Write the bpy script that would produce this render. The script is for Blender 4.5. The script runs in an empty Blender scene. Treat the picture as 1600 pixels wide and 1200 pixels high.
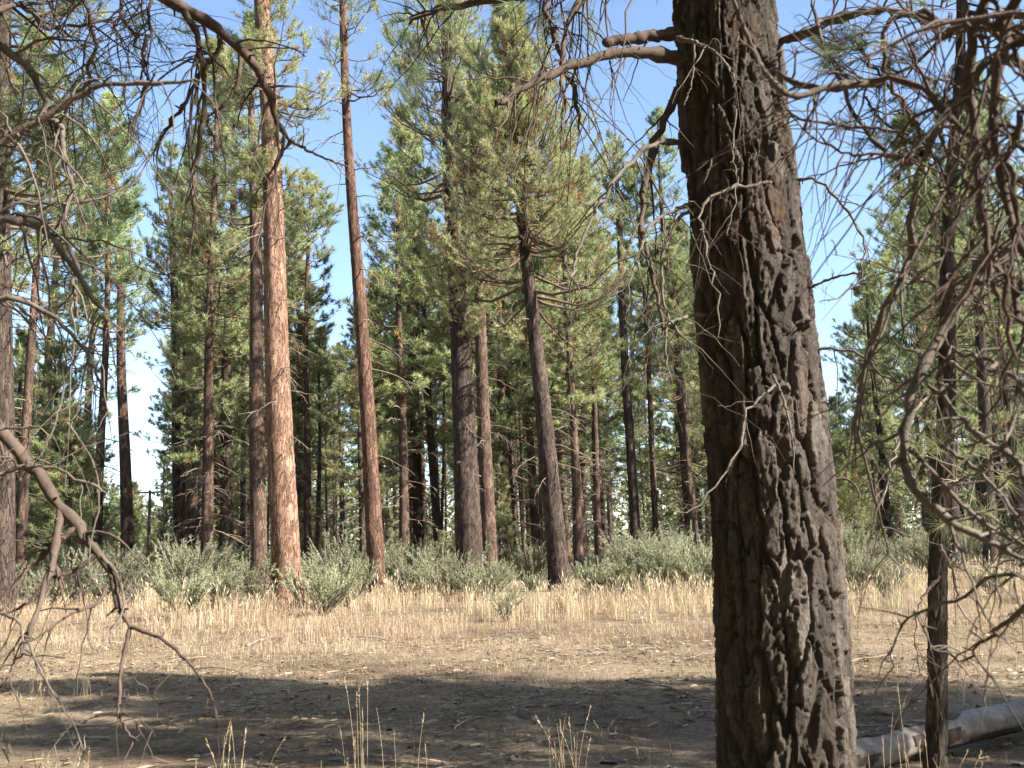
import bpy, math, random
import numpy as np
from mathutils import Vector, Matrix

SC = bpy.context.scene
COL = SC.collection
R_ = math.radians

# ------------------------------------------------------------------ camera, sky, sun, exposure
EYE = np.array([0.0, 0.0, 1.6])
PITCH, ROLL, FPX = R_(9.05), R_(1.8), 1570.0          # focal length in pixels of a 1600 wide picture
_F = np.array([0, math.cos(PITCH), math.sin(PITCH)])
_U0 = np.array([0, -math.sin(PITCH), math.cos(PITCH)])
_R0 = np.array([1.0, 0, 0])
CR = _R0 * math.cos(ROLL) - _U0 * math.sin(ROLL)
CU = _U0 * math.cos(ROLL) + _R0 * math.sin(ROLL)
cam = bpy.data.cameras.new('camera')
camo = bpy.data.objects.new('camera', cam)
COL.objects.link(camo)
m = Matrix(((CR[0], CU[0], -_F[0], EYE[0]), (CR[1], CU[1], -_F[1], EYE[1]), (CR[2], CU[2], -_F[2], EYE[2]), (0, 0, 0, 1)))
camo.matrix_world = m
cam.sensor_width = 36.0
cam.lens = 36.0 * FPX / 1600.0
cam.clip_start, cam.clip_end = 0.05, 3000
cam.dof.use_dof = True
cam.dof.focus_distance = 22.0
cam.dof.aperture_fstop = 11.0
SC.camera = camo

SUN_EL, SUN_BACK = R_(34), R_(23)                      # sun on the right, a little behind the camera
sun_dir = np.array([math.cos(SUN_EL) * math.cos(SUN_BACK), -math.cos(SUN_EL) * math.sin(SUN_BACK), math.sin(SUN_EL)])
world = bpy.data.worlds.new('World')
SC.world = world
world.use_nodes = True
wn = world.node_tree
wn.nodes.clear()
sky = wn.nodes.new('ShaderNodeTexSky')
sky.sky_type = 'NISHITA'
sky.sun_disc = False
sky.sun_elevation = SUN_EL
sky.sun_rotation = math.atan2(sun_dir[0], sun_dir[1])
sky.altitude = 1300
sky.air_density = 1.0
sky.dust_density = 2.3
sky.ozone_density = 1.2
bg = wn.nodes.new('ShaderNodeBackground')
bg.inputs['Strength'].default_value = 0.125
wo = wn.nodes.new('ShaderNodeOutputWorld')
wn.links.new(sky.outputs[0], bg.inputs['Color'])
wn.links.new(bg.outputs[0], wo.inputs['Surface'])

sl = bpy.data.lights.new('sun', 'SUN')
sl.energy = 5.0
sl.angle = R_(0.53)
sl.color = (1.0, 0.93, 0.82)
slo = bpy.data.objects.new('sun', sl)
COL.objects.link(slo)
slo.location = (30, -10, 40)
slo.rotation_euler = Vector(-sun_dir).to_track_quat('-Z', 'Y').to_euler()

SC.view_settings.view_transform = 'Standard'
SC.view_settings.look = 'None'
SC.view_settings.gamma = 1.0
SC.view_settings.exposure = 1.55
SC.view_settings.use_curve_mapping = False
SC.cycles.max_bounces = 6
SC.cycles.diffuse_bounces = 3
SC.cycles.transmission_bounces = 3
SC.cycles.glossy_bounces = 2
SC.cycles.transparent_max_bounces = 4
SC.cycles.use_denoising = True

# ------------------------------------------------------------------ photo pixels -> directions / points
def ray(px, py):
    return _F + CR * ((px - 800.0) / FPX) - CU * ((py - 600.0) / FPX)

def P(px, py, d):
    """point on the pixel's ray whose distance in front (world y) is d"""
    r = ray(px, py)
    return EYE + r * (d / r[1])

def project(p):
    v = np.asarray(p, float) - EYE
    z = v @ _F
    return 800 + FPX * (v @ CR) / z, 600 - FPX * (v @ CU) / z

# ------------------------------------------------------------------ noise
def _hash(ix, iy, iz, seed):
    h = (ix.astype(np.int64) * 374761393 + iy.astype(np.int64) * 668265263 + iz.astype(np.int64) * 2147483647 + seed * 974634457) & 0xFFFFFFFF
    h = ((h ^ (h >> 13)) * 1274126177) & 0xFFFFFFFF
    h = ((h ^ (h >> 16)) * 2246822519) & 0xFFFFFFFF
    return ((h ^ (h >> 15)) & 0xFFFFFF) / float(0xFFFFFF)

def noise3(x, y, z, seed=0):
    x, y, z = np.broadcast_arrays(np.asarray(x, float), np.asarray(y, float), np.asarray(z, float))
    ix, iy, iz = np.floor(x), np.floor(y), np.floor(z)
    fx, fy, fz = x - ix, y - iy, z - iz
    fx, fy, fz = [f * f * (3 - 2 * f) for f in (fx, fy, fz)]
    out = 0
    for a in (0, 1):
        for b in (0, 1):
            for c in (0, 1):
                w = (fx if a else 1 - fx) * (fy if b else 1 - fy) * (fz if c else 1 - fz)
                out = out + w * _hash(ix + a, iy + b, iz + c, seed)
    return out * 2 - 1

def fbm3(x, y, z, seed=0, octv=3):
    s, a, t = 0, 1.0, 0
    for o in range(octv):
        s = s + a * noise3(x * 2 ** o, y * 2 ** o, z * 2 ** o, seed + o * 7)
        t += a
        a *= 0.5
    return s / t

def gz(x, y):
    x = np.asarray(x, float); y = np.asarray(y, float)
    return 0.05 * noise3(x * 0.35, y * 0.35, 0, 3) + 0.03 * noise3(x * 1.5, y * 1.5, 0, 5) + 0.12 * noise3(x * 0.06, y * 0.06, 0, 9)

def base_at(px, d):
    """ground point at distance d that shows in picture column px"""
    x = (px - 800) / FPX * d
    for _ in range(6):
        z = float(gz(x, d))
        u, v = project((x, d, z))
        x += (px - u) / FPX * d
    return np.array([x, d, float(gz(x, d))])

def ground_at(px, py):
    """where a pixel's ray meets the ground"""
    r = ray(px, py)
    d = 30.0
    z = 0.0
    for _ in range(6):
        t = (z - EYE[2]) / r[2]
        p = EYE + r * t
        z = float(gz(p[0], p[1]))
    return p

# ------------------------------------------------------------------ mesh helpers
def mesh_np(name, verts, quads=None, tris=None, mat=None, smooth=True, attrs=None):
    me = bpy.data.meshes.new(name)
    verts = np.ascontiguousarray(verts, dtype=np.float32).reshape(-1, 3)
    loops, starts, totals = [], [], []
    off = 0
    for f, k in ((quads, 4), (tris, 3)):
        if f is None or len(f) == 0:
            continue
        f = np.asarray(f, dtype=np.int32).reshape(-1, k)
        loops.append(f.ravel())
        starts.append(off + np.arange(len(f), dtype=np.int32) * k)
        totals.append(np.full(len(f), k, dtype=np.int32))
        off += f.size
    loops = np.concatenate(loops); starts = np.concatenate(starts); totals = np.concatenate(totals)
    me.vertices.add(len(verts)); me.vertices.foreach_set('co', verts.ravel())
    me.loops.add(len(loops)); me.loops.foreach_set('vertex_index', loops)
    me.polygons.add(len(starts)); me.polygons.foreach_set('loop_start', starts); me.polygons.foreach_set('loop_total', totals)
    me.polygons.foreach_set('use_smooth', np.full(len(starts), smooth, dtype=bool))
    me.update(calc_edges=True)
    for k, v in (attrs or {}).items():
        a = me.attributes.new(k, 'FLOAT', 'POINT')
        a.data.foreach_set('value', np.ascontiguousarray(v, dtype=np.float32))
    if mat:
        me.materials.append(mat)
    return me

def obj(name, me, parent=None):
    o = bpy.data.objects.new(name, me)
    COL.objects.link(o)
    if parent is not None:
        o.parent = parent
    return o

def tag(o, label=None, cat=None, group=None, kind=None):
    if label: o['label'] = label
    if cat: o['category'] = cat
    if group: o['group'] = group
    if kind: o['kind'] = kind
    return o

def empty(name, loc, label, cat, group=None):
    o = bpy.data.objects.new(name, None)
    COL.objects.link(o)
    o.location = [float(v) for v in loc]
    o.empty_display_size = 0.2
    return tag(o, label, cat, group)

def copy_tree(o, parent=None):
    c = o.copy(); COL.objects.link(c); c.parent = parent
    for ch in list(o.children):
        copy_tree(ch, c)
    return c

def nrm(v):
    return v / np.maximum(np.linalg.norm(v, axis=-1, keepdims=True), 1e-9)

def tubes(paths, radii, sides=5, cap=True):
    """paths (N,K,3), radii (N,K) -> verts, quads"""
    paths = np.asarray(paths, float); radii = np.asarray(radii, float)
    N, K, _ = paths.shape
    t = np.empty_like(paths)
    t[:, 1:-1] = paths[:, 2:] - paths[:, :-2]
    t[:, 0] = paths[:, 1] - paths[:, 0]
    t[:, -1] = paths[:, -1] - paths[:, -2]
    t = nrm(t)
    ref = np.where(np.abs(t[..., 2:3]) > 0.9, np.array([1.0, 0.02, 0]), np.array([0, 0.02, 1.0]))
    # keep one reference per path so rings do not twist
    mean_t = nrm(t.mean(axis=1))
    ref = np.where(np.abs(mean_t[:, 2:3]) > 0.75, np.array([1.0, 0.13, 0]), np.array([0.1, 0.07, 1.0]))[:, None, :]
    a = nrm(np.cross(t, np.broadcast_to(ref, t.shape)))
    b = np.cross(t, a)
    ang = np.arange(sides) / sides * 2 * math.pi
    ca, sa = np.cos(ang), np.sin(ang)
    v = paths[:, :, None, :] + radii[:, :, None, None] * (a[:, :, None, :] * ca[None, None, :, None] + b[:, :, None, :] * sa[None, None, :, None])
    v = v.reshape(-1, 3)
    n = np.arange(N)[:, None, None]; k = np.arange(K - 1)[None, :, None]; s = np.arange(sides)[None, None, :]
    i0 = n * K * sides + k * sides + s
    i1 = n * K * sides + k * sides + (s + 1) % sides
    q = np.stack([i0, i1, i1 + sides, i0 + sides], axis=-1).reshape(-1, 4)
    return v, q

def join(parts):
    vs, qs, off = [], [], 0
    for v, q in parts:
        vs.append(v); qs.append(np.asarray(q) + off); off += len(v)
    return np.concatenate(vs), np.concatenate(qs)

def resample(pts, K):
    """smooth (Catmull-Rom) resampling of a polyline of any number of columns"""
    pts = np.asarray(pts, float)
    n = len(pts)
    e = np.vstack([2 * pts[0] - pts[1], pts, 2 * pts[-1] - pts[-2]])
    u = np.linspace(0, n - 1 - 1e-6, K)
    i = u.astype(int); f = (u - i)[:, None]
    p0, p1, p2, p3 = e[i], e[i + 1], e[i + 2], e[i + 3]
    return 0.5 * (2 * p1 + (p2 - p0) * f + (2 * p0 - 5 * p1 + 4 * p2 - p3) * f ** 2 + (3 * p1 - p0 - 3 * p2 + p3) * f ** 3)

# ------------------------------------------------------------------ materials
def new_mat(name):
    mt = bpy.data.materials.new(name); mt.use_nodes = True
    nt = mt.node_tree; nt.nodes.clear()
    out = nt.nodes.new('ShaderNodeOutputMaterial')
    return mt, nt, out

def nd(nt, typ, **kw):
    n = nt.nodes.new(typ)
    for k, v in kw.items():
        setattr(n, k, v)
    return n

def ramp(nt, fac, stops):
    r = nd(nt, 'ShaderNodeValToRGB')
    el = r.color_ramp.elements
    while len(el) > 1: el.remove(el[-1])
    el[0].position = stops[0][0]; el[0].color = (*stops[0][1], 1)
    for p, c in stops[1:]:
        e = el.new(p); e.color = (*c, 1)
    nt.links.new(fac, r.inputs['Fac'])
    return r.outputs['Color']

def mixc(nt, fac, a, b):
    mx = nd(nt, 'ShaderNodeMix', data_type='RGBA')
    for sock, val in ((mx.inputs[0], fac), (mx.inputs[6], a), (mx.inputs[7], b)):
        if hasattr(val, 'is_output'): nt.links.new(val, sock)
        elif isinstance(val, (int, float)): sock.default_value = val
        else: sock.default_value = (*val, 1)
    return mx.outputs[2]

def coords(nt, scale=(1, 1, 1), kind='Object', loc=(0, 0, 0)):
    tc = nd(nt, 'ShaderNodeTexCoord'); mp = nd(nt, 'ShaderNodeMapping')
    mp.inputs['Scale'].default_value = scale; mp.inputs['Location'].default_value = loc
    nt.links.new(tc.outputs[kind], mp.inputs['Vector'])
    return mp.outputs['Vector']

def noise_n(nt, vec, scale, detail=4, rough=0.6, dist=0.0):
    n = nd(nt, 'ShaderNodeTexNoise')
    n.inputs['Scale'].default_value = scale; n.inputs['Detail'].default_value = detail
    n.inputs['Roughness'].default_value = rough; n.inputs['Distortion'].default_value = dist
    nt.links.new(vec, n.inputs['Vector'])
    return n.outputs['Fac']

def math_n(nt, op, a, b=None, clamp=False):
    n = nd(nt, 'ShaderNodeMath', operation=op); n.use_clamp = clamp
    for s, v in ((n.inputs[0], a), (n.inputs[1], b)):
        if v is None: continue
        if hasattr(v, 'is_output'): nt.links.new(v, s)
        else: s.default_value = v
    return n.outputs[0]

def bump(nt, h, strength, dist):
    b = nd(nt, 'ShaderNodeBump'); b.inputs['Strength'].default_value = strength; b.inputs['Distance'].default_value = dist
    nt.links.new(h, b.inputs['Height'])
    return b.outputs['Normal']

def principled(nt, out, color, rough=0.8, normal=None, spec=0.3):
    p = nd(nt, 'ShaderNodeBsdfPrincipled')
    if hasattr(color, 'is_output'): nt.links.new(color, p.inputs['Base Color'])
    else: p.inputs['Base Color'].default_value = (*color, 1)
    if hasattr(rough, 'is_output'): nt.links.new(rough, p.inputs['Roughness'])
    else: p.inputs['Roughness'].default_value = rough
    p.inputs['Specular IOR Level'].default_value = spec
    if normal is not None: nt.links.new(normal, p.inputs['Normal'])
    if out is not None: nt.links.new(p.outputs[0], out.inputs['Surface'])
    return p.outputs[0]

def leaf_mat(name, stops, trans=0.35, rough=0.5):
    mt, nt, out = new_mat(name)
    at = nd(nt, 'ShaderNodeAttribute', attribute_name='tint')
    oi = nd(nt, 'ShaderNodeObjectInfo')
    jit = math_n(nt, 'MULTIPLY_ADD', oi.outputs['Random'], 0.0)
    col = ramp(nt, at.outputs['Fac'], stops)
    hs = nd(nt, 'ShaderNodeHueSaturation')
    hv = math_n(nt, 'MULTIPLY', oi.outputs['Random'], 0.03)
    hv = math_n(nt, 'ADD', hv, 0.485)
    nt.links.new(hv, hs.inputs['Hue'])
    vv = math_n(nt, 'MULTIPLY', oi.outputs['Random'], 0.35)
    vv = math_n(nt, 'ADD', vv, 0.85)
    nt.links.new(vv, hs.inputs['Value'])
    nt.links.new(col, hs.inputs['Color'])
    s = principled(nt, None, hs.outputs['Color'], rough, None, 0.35)
    tr = nd(nt, 'ShaderNodeBsdfTranslucent')
    nt.links.new(hs.outputs['Color'], tr.inputs['Color'])
    mx = nd(nt, 'ShaderNodeMixShader'); mx.inputs[0].default_value = trans
    nt.links.new(s, mx.inputs[1]); nt.links.new(tr.outputs[0], mx.inputs[2])
    nt.links.new(mx.outputs[0], out.inputs['Surface'])
    return mt

def bark_mat(name, light, mid, dark, cells=13.0, bumpd=0.015, fine=True):
    """plated bark: stretched cells, fissures of dark old cork between lighter plates"""
    mt, nt, out = new_mat(name)
    v = coords(nt, (1, 1, 0.2))
    nz = nd(nt, 'ShaderNodeTexNoise'); nz.inputs['Scale'].default_value = cells * 0.7; nz.inputs['Detail'].default_value = 3
    nt.links.new(v, nz.inputs['Vector'])
    vm = nd(nt, 'ShaderNodeVectorMath', operation='MULTIPLY_ADD')
    nt.links.new(nz.outputs['Color'], vm.inputs[0]); vm.inputs[1].default_value = (0.22, 0.22, 0.22); nt.links.new(v, vm.inputs[2])
    vo = nd(nt, 'ShaderNodeTexVoronoi', feature='DISTANCE_TO_EDGE'); vo.inputs['Scale'].default_value = cells
    nt.links.new(vm.outputs[0], vo.inputs['Vector'])
    vc = nd(nt, 'ShaderNodeTexVoronoi'); vc.inputs['Scale'].default_value = cells
    nt.links.new(vm.outputs[0], vc.inputs['Vector'])
    sep = nd(nt, 'ShaderNodeSeparateColor'); nt.links.new(vc.outputs['Color'], sep.inputs[0])
    fine_n = noise_n(nt, coords(nt, (1, 1, 0.4)), cells * 5, 5, 0.65)
    big = noise_n(nt, coords(nt, (1, 1, 0.5)), 1.6, 3, 0.5)
    plate = math_n(nt, 'MULTIPLY_ADD', sep.outputs[0], 0.45)
    plate.node.inputs[2].default_value = 0.0
    f = math_n(nt, 'ADD', plate, math_n(nt, 'MULTIPLY', fine_n, 0.5))
    f = math_n(nt, 'ADD', f, math_n(nt, 'MULTIPLY', math_n(nt, 'SUBTRACT', big, 0.5), 0.5))
    col = ramp(nt, f, [(0.15, dark), (0.45, mid), (0.85, light)])
    fis = nd(nt, 'ShaderNodeMapRange'); fis.inputs[1].default_value = 0.0; fis.inputs[2].default_value = 0.09
    nt.links.new(vo.outputs['Distance'], fis.inputs[0])
    col = mixc(nt, fis.outputs[0], tuple(c * 0.8 for c in dark), col)
    hgt = math_n(nt, 'ADD', fis.outputs[0], math_n(nt, 'MULTIPLY', fine_n, 0.5))
    principled(nt, out, col, 0.9, bump(nt, hgt, 0.9, bumpd), 0.15)
    return mt

def near_bark_mat(name):
    """bark of the near trunks: the plates themselves are modelled, this colours the cork plate by plate"""
    mt, nt, out = new_mat(name)
    v = coords(nt, (1, 1, 0.35))
    at = nd(nt, 'ShaderNodeAttribute', attribute_name='plate')
    n1 = noise_n(nt, v, 9, 5, 0.6, 0.6)
    n2 = noise_n(nt, v, 60, 5, 0.75)
    n3 = noise_n(nt, coords(nt, (1, 1, 0.6)), 2.6, 3, 0.5)
    f = math_n(nt, 'ADD', math_n(nt, 'MULTIPLY', n1, 0.35), math_n(nt, 'MULTIPLY', n2, 0.4))
    f = math_n(nt, 'ADD', f, math_n(nt, 'MULTIPLY', at.outputs['Fac'], 0.3))
    col = ramp(nt, f, [(0.3, (0.04, 0.034, 0.03)), (0.52, (0.108, 0.092, 0.08)), (0.72, (0.28, 0.245, 0.215))])
    rust = nd(nt, 'ShaderNodeMapRange'); rust.inputs[1].default_value = 0.56; rust.inputs[2].default_value = 0.74
    nt.links.new(n3, rust.inputs[0])
    col = mixc(nt, math_n(nt, 'MULTIPLY', rust.outputs[0], 0.5), col, (0.17, 0.08, 0.04))
    hh = math_n(nt, 'ADD', n2, noise_n(nt, coords(nt, (1, 1, 0.25)), 190, 4, 0.7))
    principled(nt, out, col, 0.92, bump(nt, hh, 1.0, 0.018), 0.12)
    return mt

def wood_mat(name, light, dark, lichen=0.0, scale=30, zs=1.0):
    mt, nt, out = new_mat(name)
    v = coords(nt, (1, 1, zs))
    n1 = noise_n(nt, v, scale, 4, 0.65)
    n2 = noise_n(nt, v, scale * 0.18, 3, 0.5)
    f = math_n(nt, 'ADD', math_n(nt, 'MULTIPLY', n1, 0.5), math_n(nt, 'MULTIPLY', n2, 0.5))
    col = ramp(nt, f, [(0.32, dark), (0.66, light)])
    if lichen:
        n3 = noise_n(nt, v, 9, 3, 0.6)
        mr = nd(nt, 'ShaderNodeMapRange'); mr.inputs[1].default_value = 0.74 - lichen; mr.inputs[2].default_value = 0.80 - lichen
        nt.links.new(n3, mr.inputs[0])
        col = mixc(nt, mr.outputs[0], col, (0.36, 0.34, 0.10))
    principled(nt, out, col, 0.85, bump(nt, n1, 0.7, 0.006), 0.2)
    return mt

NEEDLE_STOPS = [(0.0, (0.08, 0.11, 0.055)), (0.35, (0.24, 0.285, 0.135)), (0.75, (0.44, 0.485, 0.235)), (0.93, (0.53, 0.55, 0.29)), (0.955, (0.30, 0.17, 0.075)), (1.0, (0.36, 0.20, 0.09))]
M = dict(
    needles=leaf_mat('pine_needles', NEEDLE_STOPS, 0.42),
    sage=leaf_mat('sagebrush_leaves', [(0, (0.20, 0.22, 0.13)), (0.5, (0.37, 0.39, 0.25)), (0.85, (0.50, 0.51, 0.34)), (1, (0.46, 0.42, 0.29))], 0.3, 0.7),
    straw=leaf_mat('dry_grass', [(0, (0.16, 0.115, 0.075)), (0.45, (0.45, 0.345, 0.225)), (0.9, (0.62, 0.52, 0.36)), (1, (0.43, 0.42, 0.25))], 0.3, 0.6),
    bark=bark_mat('orange_pine_bark', (0.43, 0.275, 0.195), (0.25, 0.15, 0.104), (0.085, 0.053, 0.041)),
    bark_red=bark_mat('red_brown_pine_bark', (0.25, 0.15, 0.105), (0.135, 0.078, 0.056), (0.055, 0.034, 0.027)),
    bark_brown=bark_mat('brown_pine_bark', (0.23, 0.155, 0.118), (0.125, 0.082, 0.063), (0.045, 0.032, 0.027)),
    bark_dark=bark_mat('dark_pine_bark', (0.15, 0.11, 0.088), (0.08, 0.06, 0.05), (0.032, 0.025, 0.022)),
    near_bark=near_bark_mat('furrowed_grey_brown_bark'),
    dead=wood_mat('dead_branch_wood', (0.36, 0.29, 0.225), (0.15, 0.11, 0.085), 0.03),
    limb=wood_mat('live_limb_bark', (0.20, 0.145, 0.11), (0.08, 0.058, 0.045), 0.0),
    bough=wood_mat('weathered_bough_wood', (0.21, 0.18, 0.152), (0.07, 0.058, 0.048), 0.05, 55),
    dark_limb=wood_mat('dark_limb_bark', (0.15, 0.11, 0.09), (0.06, 0.045, 0.038), 0.05),
    sagewood=wood_mat('sagebrush_wood', (0.30, 0.26, 0.22), (0.12, 0.10, 0.085)),
    log=wood_mat('weathered_log_wood', (0.42, 0.38, 0.34), (0.16, 0.14, 0.12), 0, 16),
    logbark=wood_mat('old_log_bark', (0.14, 0.105, 0.085), (0.05, 0.04, 0.033), 0, 22),
    pole=wood_mat('treated_pole_wood', (0.15, 0.11, 0.085), (0.07, 0.05, 0.04)),
)
def plain(name, c, r=0.4):
    mt, nt, out = new_mat(name); principled(nt, out, c, r); return mt
M['litter'] = leaf_mat('needle_litter', [(0, (0.07, 0.05, 0.038)), (0.5, (0.20, 0.145, 0.10)), (0.85, (0.29, 0.22, 0.15)), (1, (0.36, 0.30, 0.24))], 0.1, 0.8)
M['porcelain'] = plain('insulator_porcelain', (0.35, 0.33, 0.31), 0.25)

def ground_mat():
    mt, nt, out = new_mat('dry_forest_floor')
    v = coords(nt)
    big = noise_n(nt, v, 0.22, 4, 0.55)
    med = noise_n(nt, v, 1.7, 5, 0.65, 0.4)
    fine = noise_n(nt, v, 17, 6, 0.75)
    lit = noise_n(nt, coords(nt, (1, 2.2, 1)), 60, 4, 0.7)
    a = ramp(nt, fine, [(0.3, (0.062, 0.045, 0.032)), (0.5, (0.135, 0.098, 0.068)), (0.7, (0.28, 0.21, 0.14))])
    b = ramp(nt, fine, [(0.3, (0.17, 0.125, 0.082)), (0.5, (0.34, 0.26, 0.175)), (0.72, (0.52, 0.42, 0.295))])
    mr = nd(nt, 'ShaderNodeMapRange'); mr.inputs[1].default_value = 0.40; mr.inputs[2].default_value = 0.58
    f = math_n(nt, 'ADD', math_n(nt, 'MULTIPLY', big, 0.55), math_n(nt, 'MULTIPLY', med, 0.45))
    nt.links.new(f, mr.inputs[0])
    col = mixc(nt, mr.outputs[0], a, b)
    lr = nd(nt, 'ShaderNodeMapRange'); lr.inputs[1].default_value = 0.6; lr.inputs[2].default_value = 0.72
    nt.links.new(lit, lr.inputs[0])
    col = mixc(nt, math_n(nt, 'MULTIPLY', lr.outputs[0], 0.6), col, (0.46, 0.35, 0.22))
    h = math_n(nt, 'ADD', fine, math_n(nt, 'MULTIPLY', lit, 0.6))
    principled(nt, out, col, 0.95, bump(nt, h, 0.9, 0.04), 0.1)
    return mt
M['ground'] = ground_mat()

# ------------------------------------------------------------------ ground
def build_ground():
    n = 270
    u = np.linspace(-1, 1, n)
    xs = np.sinh(u * 6.2) / math.sinh(6.2) * 900
    ys = np.sinh(u * 6.2) / math.sinh(6.2) * 900 + 10
    X, Y = np.meshgrid(xs, ys)
    Z = gz(X, Y)
    v = np.stack([X, Y, Z], -1).reshape(-1, 3)
    i = np.arange(n - 1)[:, None] * n + np.arange(n - 1)[None, :]
    q = np.stack([i, i + 1, i + n + 1, i + n], -1).reshape(-1, 4)
    o = obj('ground', mesh_np('ground', v, q, None, M['ground']))
    tag(o, 'dry forest floor of straw, needles and bare soil', None, None, 'structure')
build_ground()

# ------------------------------------------------------------------ foliage
def needle_tris(pos, dirs, rng, n, length, width, spread=0.75, tint=None, shift=0.08):
    """tufts at pos (T,3) pointing along dirs (T,3): n needle triangles each"""
    T = len(pos)
    rnd = nrm(rng.normal(size=(T, n, 3)))
    d = nrm(dirs[:, None, :] * rng.uniform(0.25, 1.0, (T, n, 1)) + rnd * spread)
    L = length * rng.uniform(0.65, 1.15, (T, n, 1))
    b = pos[:, None, :] + dirs[:, None, :] * rng.uniform(-shift, shift, (T, n, 1))
    side = nrm(np.cross(d, nrm(rng.normal(size=(T, n, 3))))) * (width * 0.5)
    v = np.stack([b - side, b + side, b + d * L], axis=2).reshape(-1, 3)
    tri = np.arange(len(v)).reshape(-1, 3)
    if tint is None:
        tint = rng.uniform(0, 0.9, T)
    tt = np.repeat(np.clip(tint[:, None] + rng.uniform(-0.06, 0.06, (T, n)) * (tint[:, None] < 0.93), 0, 1), 3, axis=1).reshape(T, n, 3).reshape(-1)
    return v, tri, tt

def crown(rng, axis, H, zc, R, nb, nbl, nt, nn, nlen, nwid, top_pow=0.6, low=0.7, droop=0.0, brown=0.03, sparse_low=0.0, tintm=0.45, mean_az=None):
    """limbs + needles of one pine. axis(z)->(xyz, radius). Returns (wood verts, quads), (needle verts, tris, tint)"""
    u = np.sort(rng.uniform(0, 1, nb) ** 0.9)
    z = zc + u * (H - zc) * 0.985
    if sparse_low:
        keep = rng.uniform(0, 1, nb) < (1 - sparse_low) + sparse_low * np.clip(u / 0.45, 0, 1)
        u, z = u[keep], z[keep]
    nb = len(u)
    prof = np.minimum(low + (1 - low) * u / 0.28, 1) * (1 - u) ** top_pow
    clump = 0.8 + 0.35 * noise3(u * 9, 0, 0, int(rng.integers(999)))
    L = np.maximum(R * prof * clump * rng.uniform(0.6, 1.2, nb), 0.25)
    az = rng.uniform(0, 2 * math.pi, nb)
    if mean_az is not None:
        az = np.where(rng.uniform(0, 1, nb) < 0.3, mean_az + rng.normal(0, 0.6, nb), az)
    el = np.radians(-14 + 55 * u + rng.normal(0, 1, nb) * (18 - 8 * u)) - droop
    c, r = axis(z)
    h = np.stack([np.cos(az), np.sin(az), np.zeros(nb)], -1)
    K = 6
    t = np.linspace(0, 1, K)
    wig = rng.normal(0, 0.05, (nb, K, 3)) * t[None, :, None]
    path = c[:, None, :] + L[:, None, None] * (h[:, None, :] * (t * np.cos(el[:, None]))[..., None] + wig)
    path[..., 2] += L[:, None] * (np.sin(el)[:, None] * t - 0.10 * np.sin(math.pi * t)[None, :] + 0.22 * (t ** 2.2)[None, :])
    rb = np.minimum(0.012 + 0.014 * L, r * 0.6)
    rad = rb[:, None] * (1 - 0.85 * t)[None, :] + 0.003
    wood = [tubes(path, rad, 4)]
    # branchlets
    tb = rng.uniform(0.22, 1.0, (nb, nbl)) ** 0.8
    tb[:, 0] = 1.0
    fi = tb * (K - 1); i0 = np.minimum(fi.astype(int), K - 2); fr = (fi - i0)[..., None]
    bi = np.arange(nb)[:, None]
    pos = path[bi, i0] * (1 - fr) + path[bi, i0 + 1] * fr
    tan = nrm(path[bi, i0 + 1] - path[bi, i0])
    sgn = np.where(rng.uniform(0, 1, (nb, nbl)) < 0.5, -1, 1)
    ang = np.radians(rng.uniform(25, 75, (nb, nbl))) * sgn
    ang[:, 0] = 0
    lat = nrm(np.cross(tan, np.array([0, 0, 1.0])))
    d = nrm(tan * np.cos(ang)[..., None] + lat * np.sin(ang)[..., None] + np.array([0, 0, 1.0]) * rng.uniform(0.0, 0.5, (nb, nbl, 1)))
    bl = (0.22 + 0.36 * L[:, None] * (1 - 0.65 * tb)) * rng.uniform(0.6, 1.25, (nb, nbl))
    K2 = 3
    t2 = np.linspace(0, 1, K2)
    p2 = pos[:, :, None, :] + bl[..., None, None] * d[:, :, None, :] * t2[:, None]
    p2[..., 2] += bl[..., None] * 0.28 * t2 ** 2
    p2 = p2.reshape(-1, K2, 3)
    r2 = (0.004 + 0.010 * bl.reshape(-1))[:, None] * (1 - 0.7 * t2)[None]
    wood.append(tubes(p2, r2, 3))
    # tufts
    nB = len(p2)
    ts = 1 - 0.55 * rng.uniform(0, 1, (nB, nt)) ** 1.3; ts[:, 0] = 1.0
    fi = ts * (K2 - 1); j0 = np.minimum(fi.astype(int), K2 - 2); fr = (fi - j0)[..., None]
    bj = np.arange(nB)[:, None]
    tp = p2[bj, j0] * (1 - fr) + p2[bj, j0 + 1] * fr
    td = nrm(nrm(p2[bj, j0 + 1] - p2[bj, j0]) + rng.normal(0, 0.25, tp.shape) + np.array([0, 0, 0.25]))
    btint = np.clip(rng.normal(tintm, 0.22, nb), 0.02, 0.88)
    brn = rng.uniform(0, 1, (nb, nbl)) < brown
    tint = np.repeat(btint, nbl)[:, None] + rng.normal(0, 0.13, (nB, nt))
    tint = np.clip(tint, 0, 0.9)
    tint = np.where(brn.reshape(-1)[:, None], rng.uniform(0.955, 1.0, (nB, nt)), tint)
    v, tri, tt = needle_tris(tp.reshape(-1, 3), td.reshape(-1, 3), rng, nn, nlen, nwid, 0.75, tint.reshape(-1))
    return join(wood), (v, tri, tt)

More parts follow.
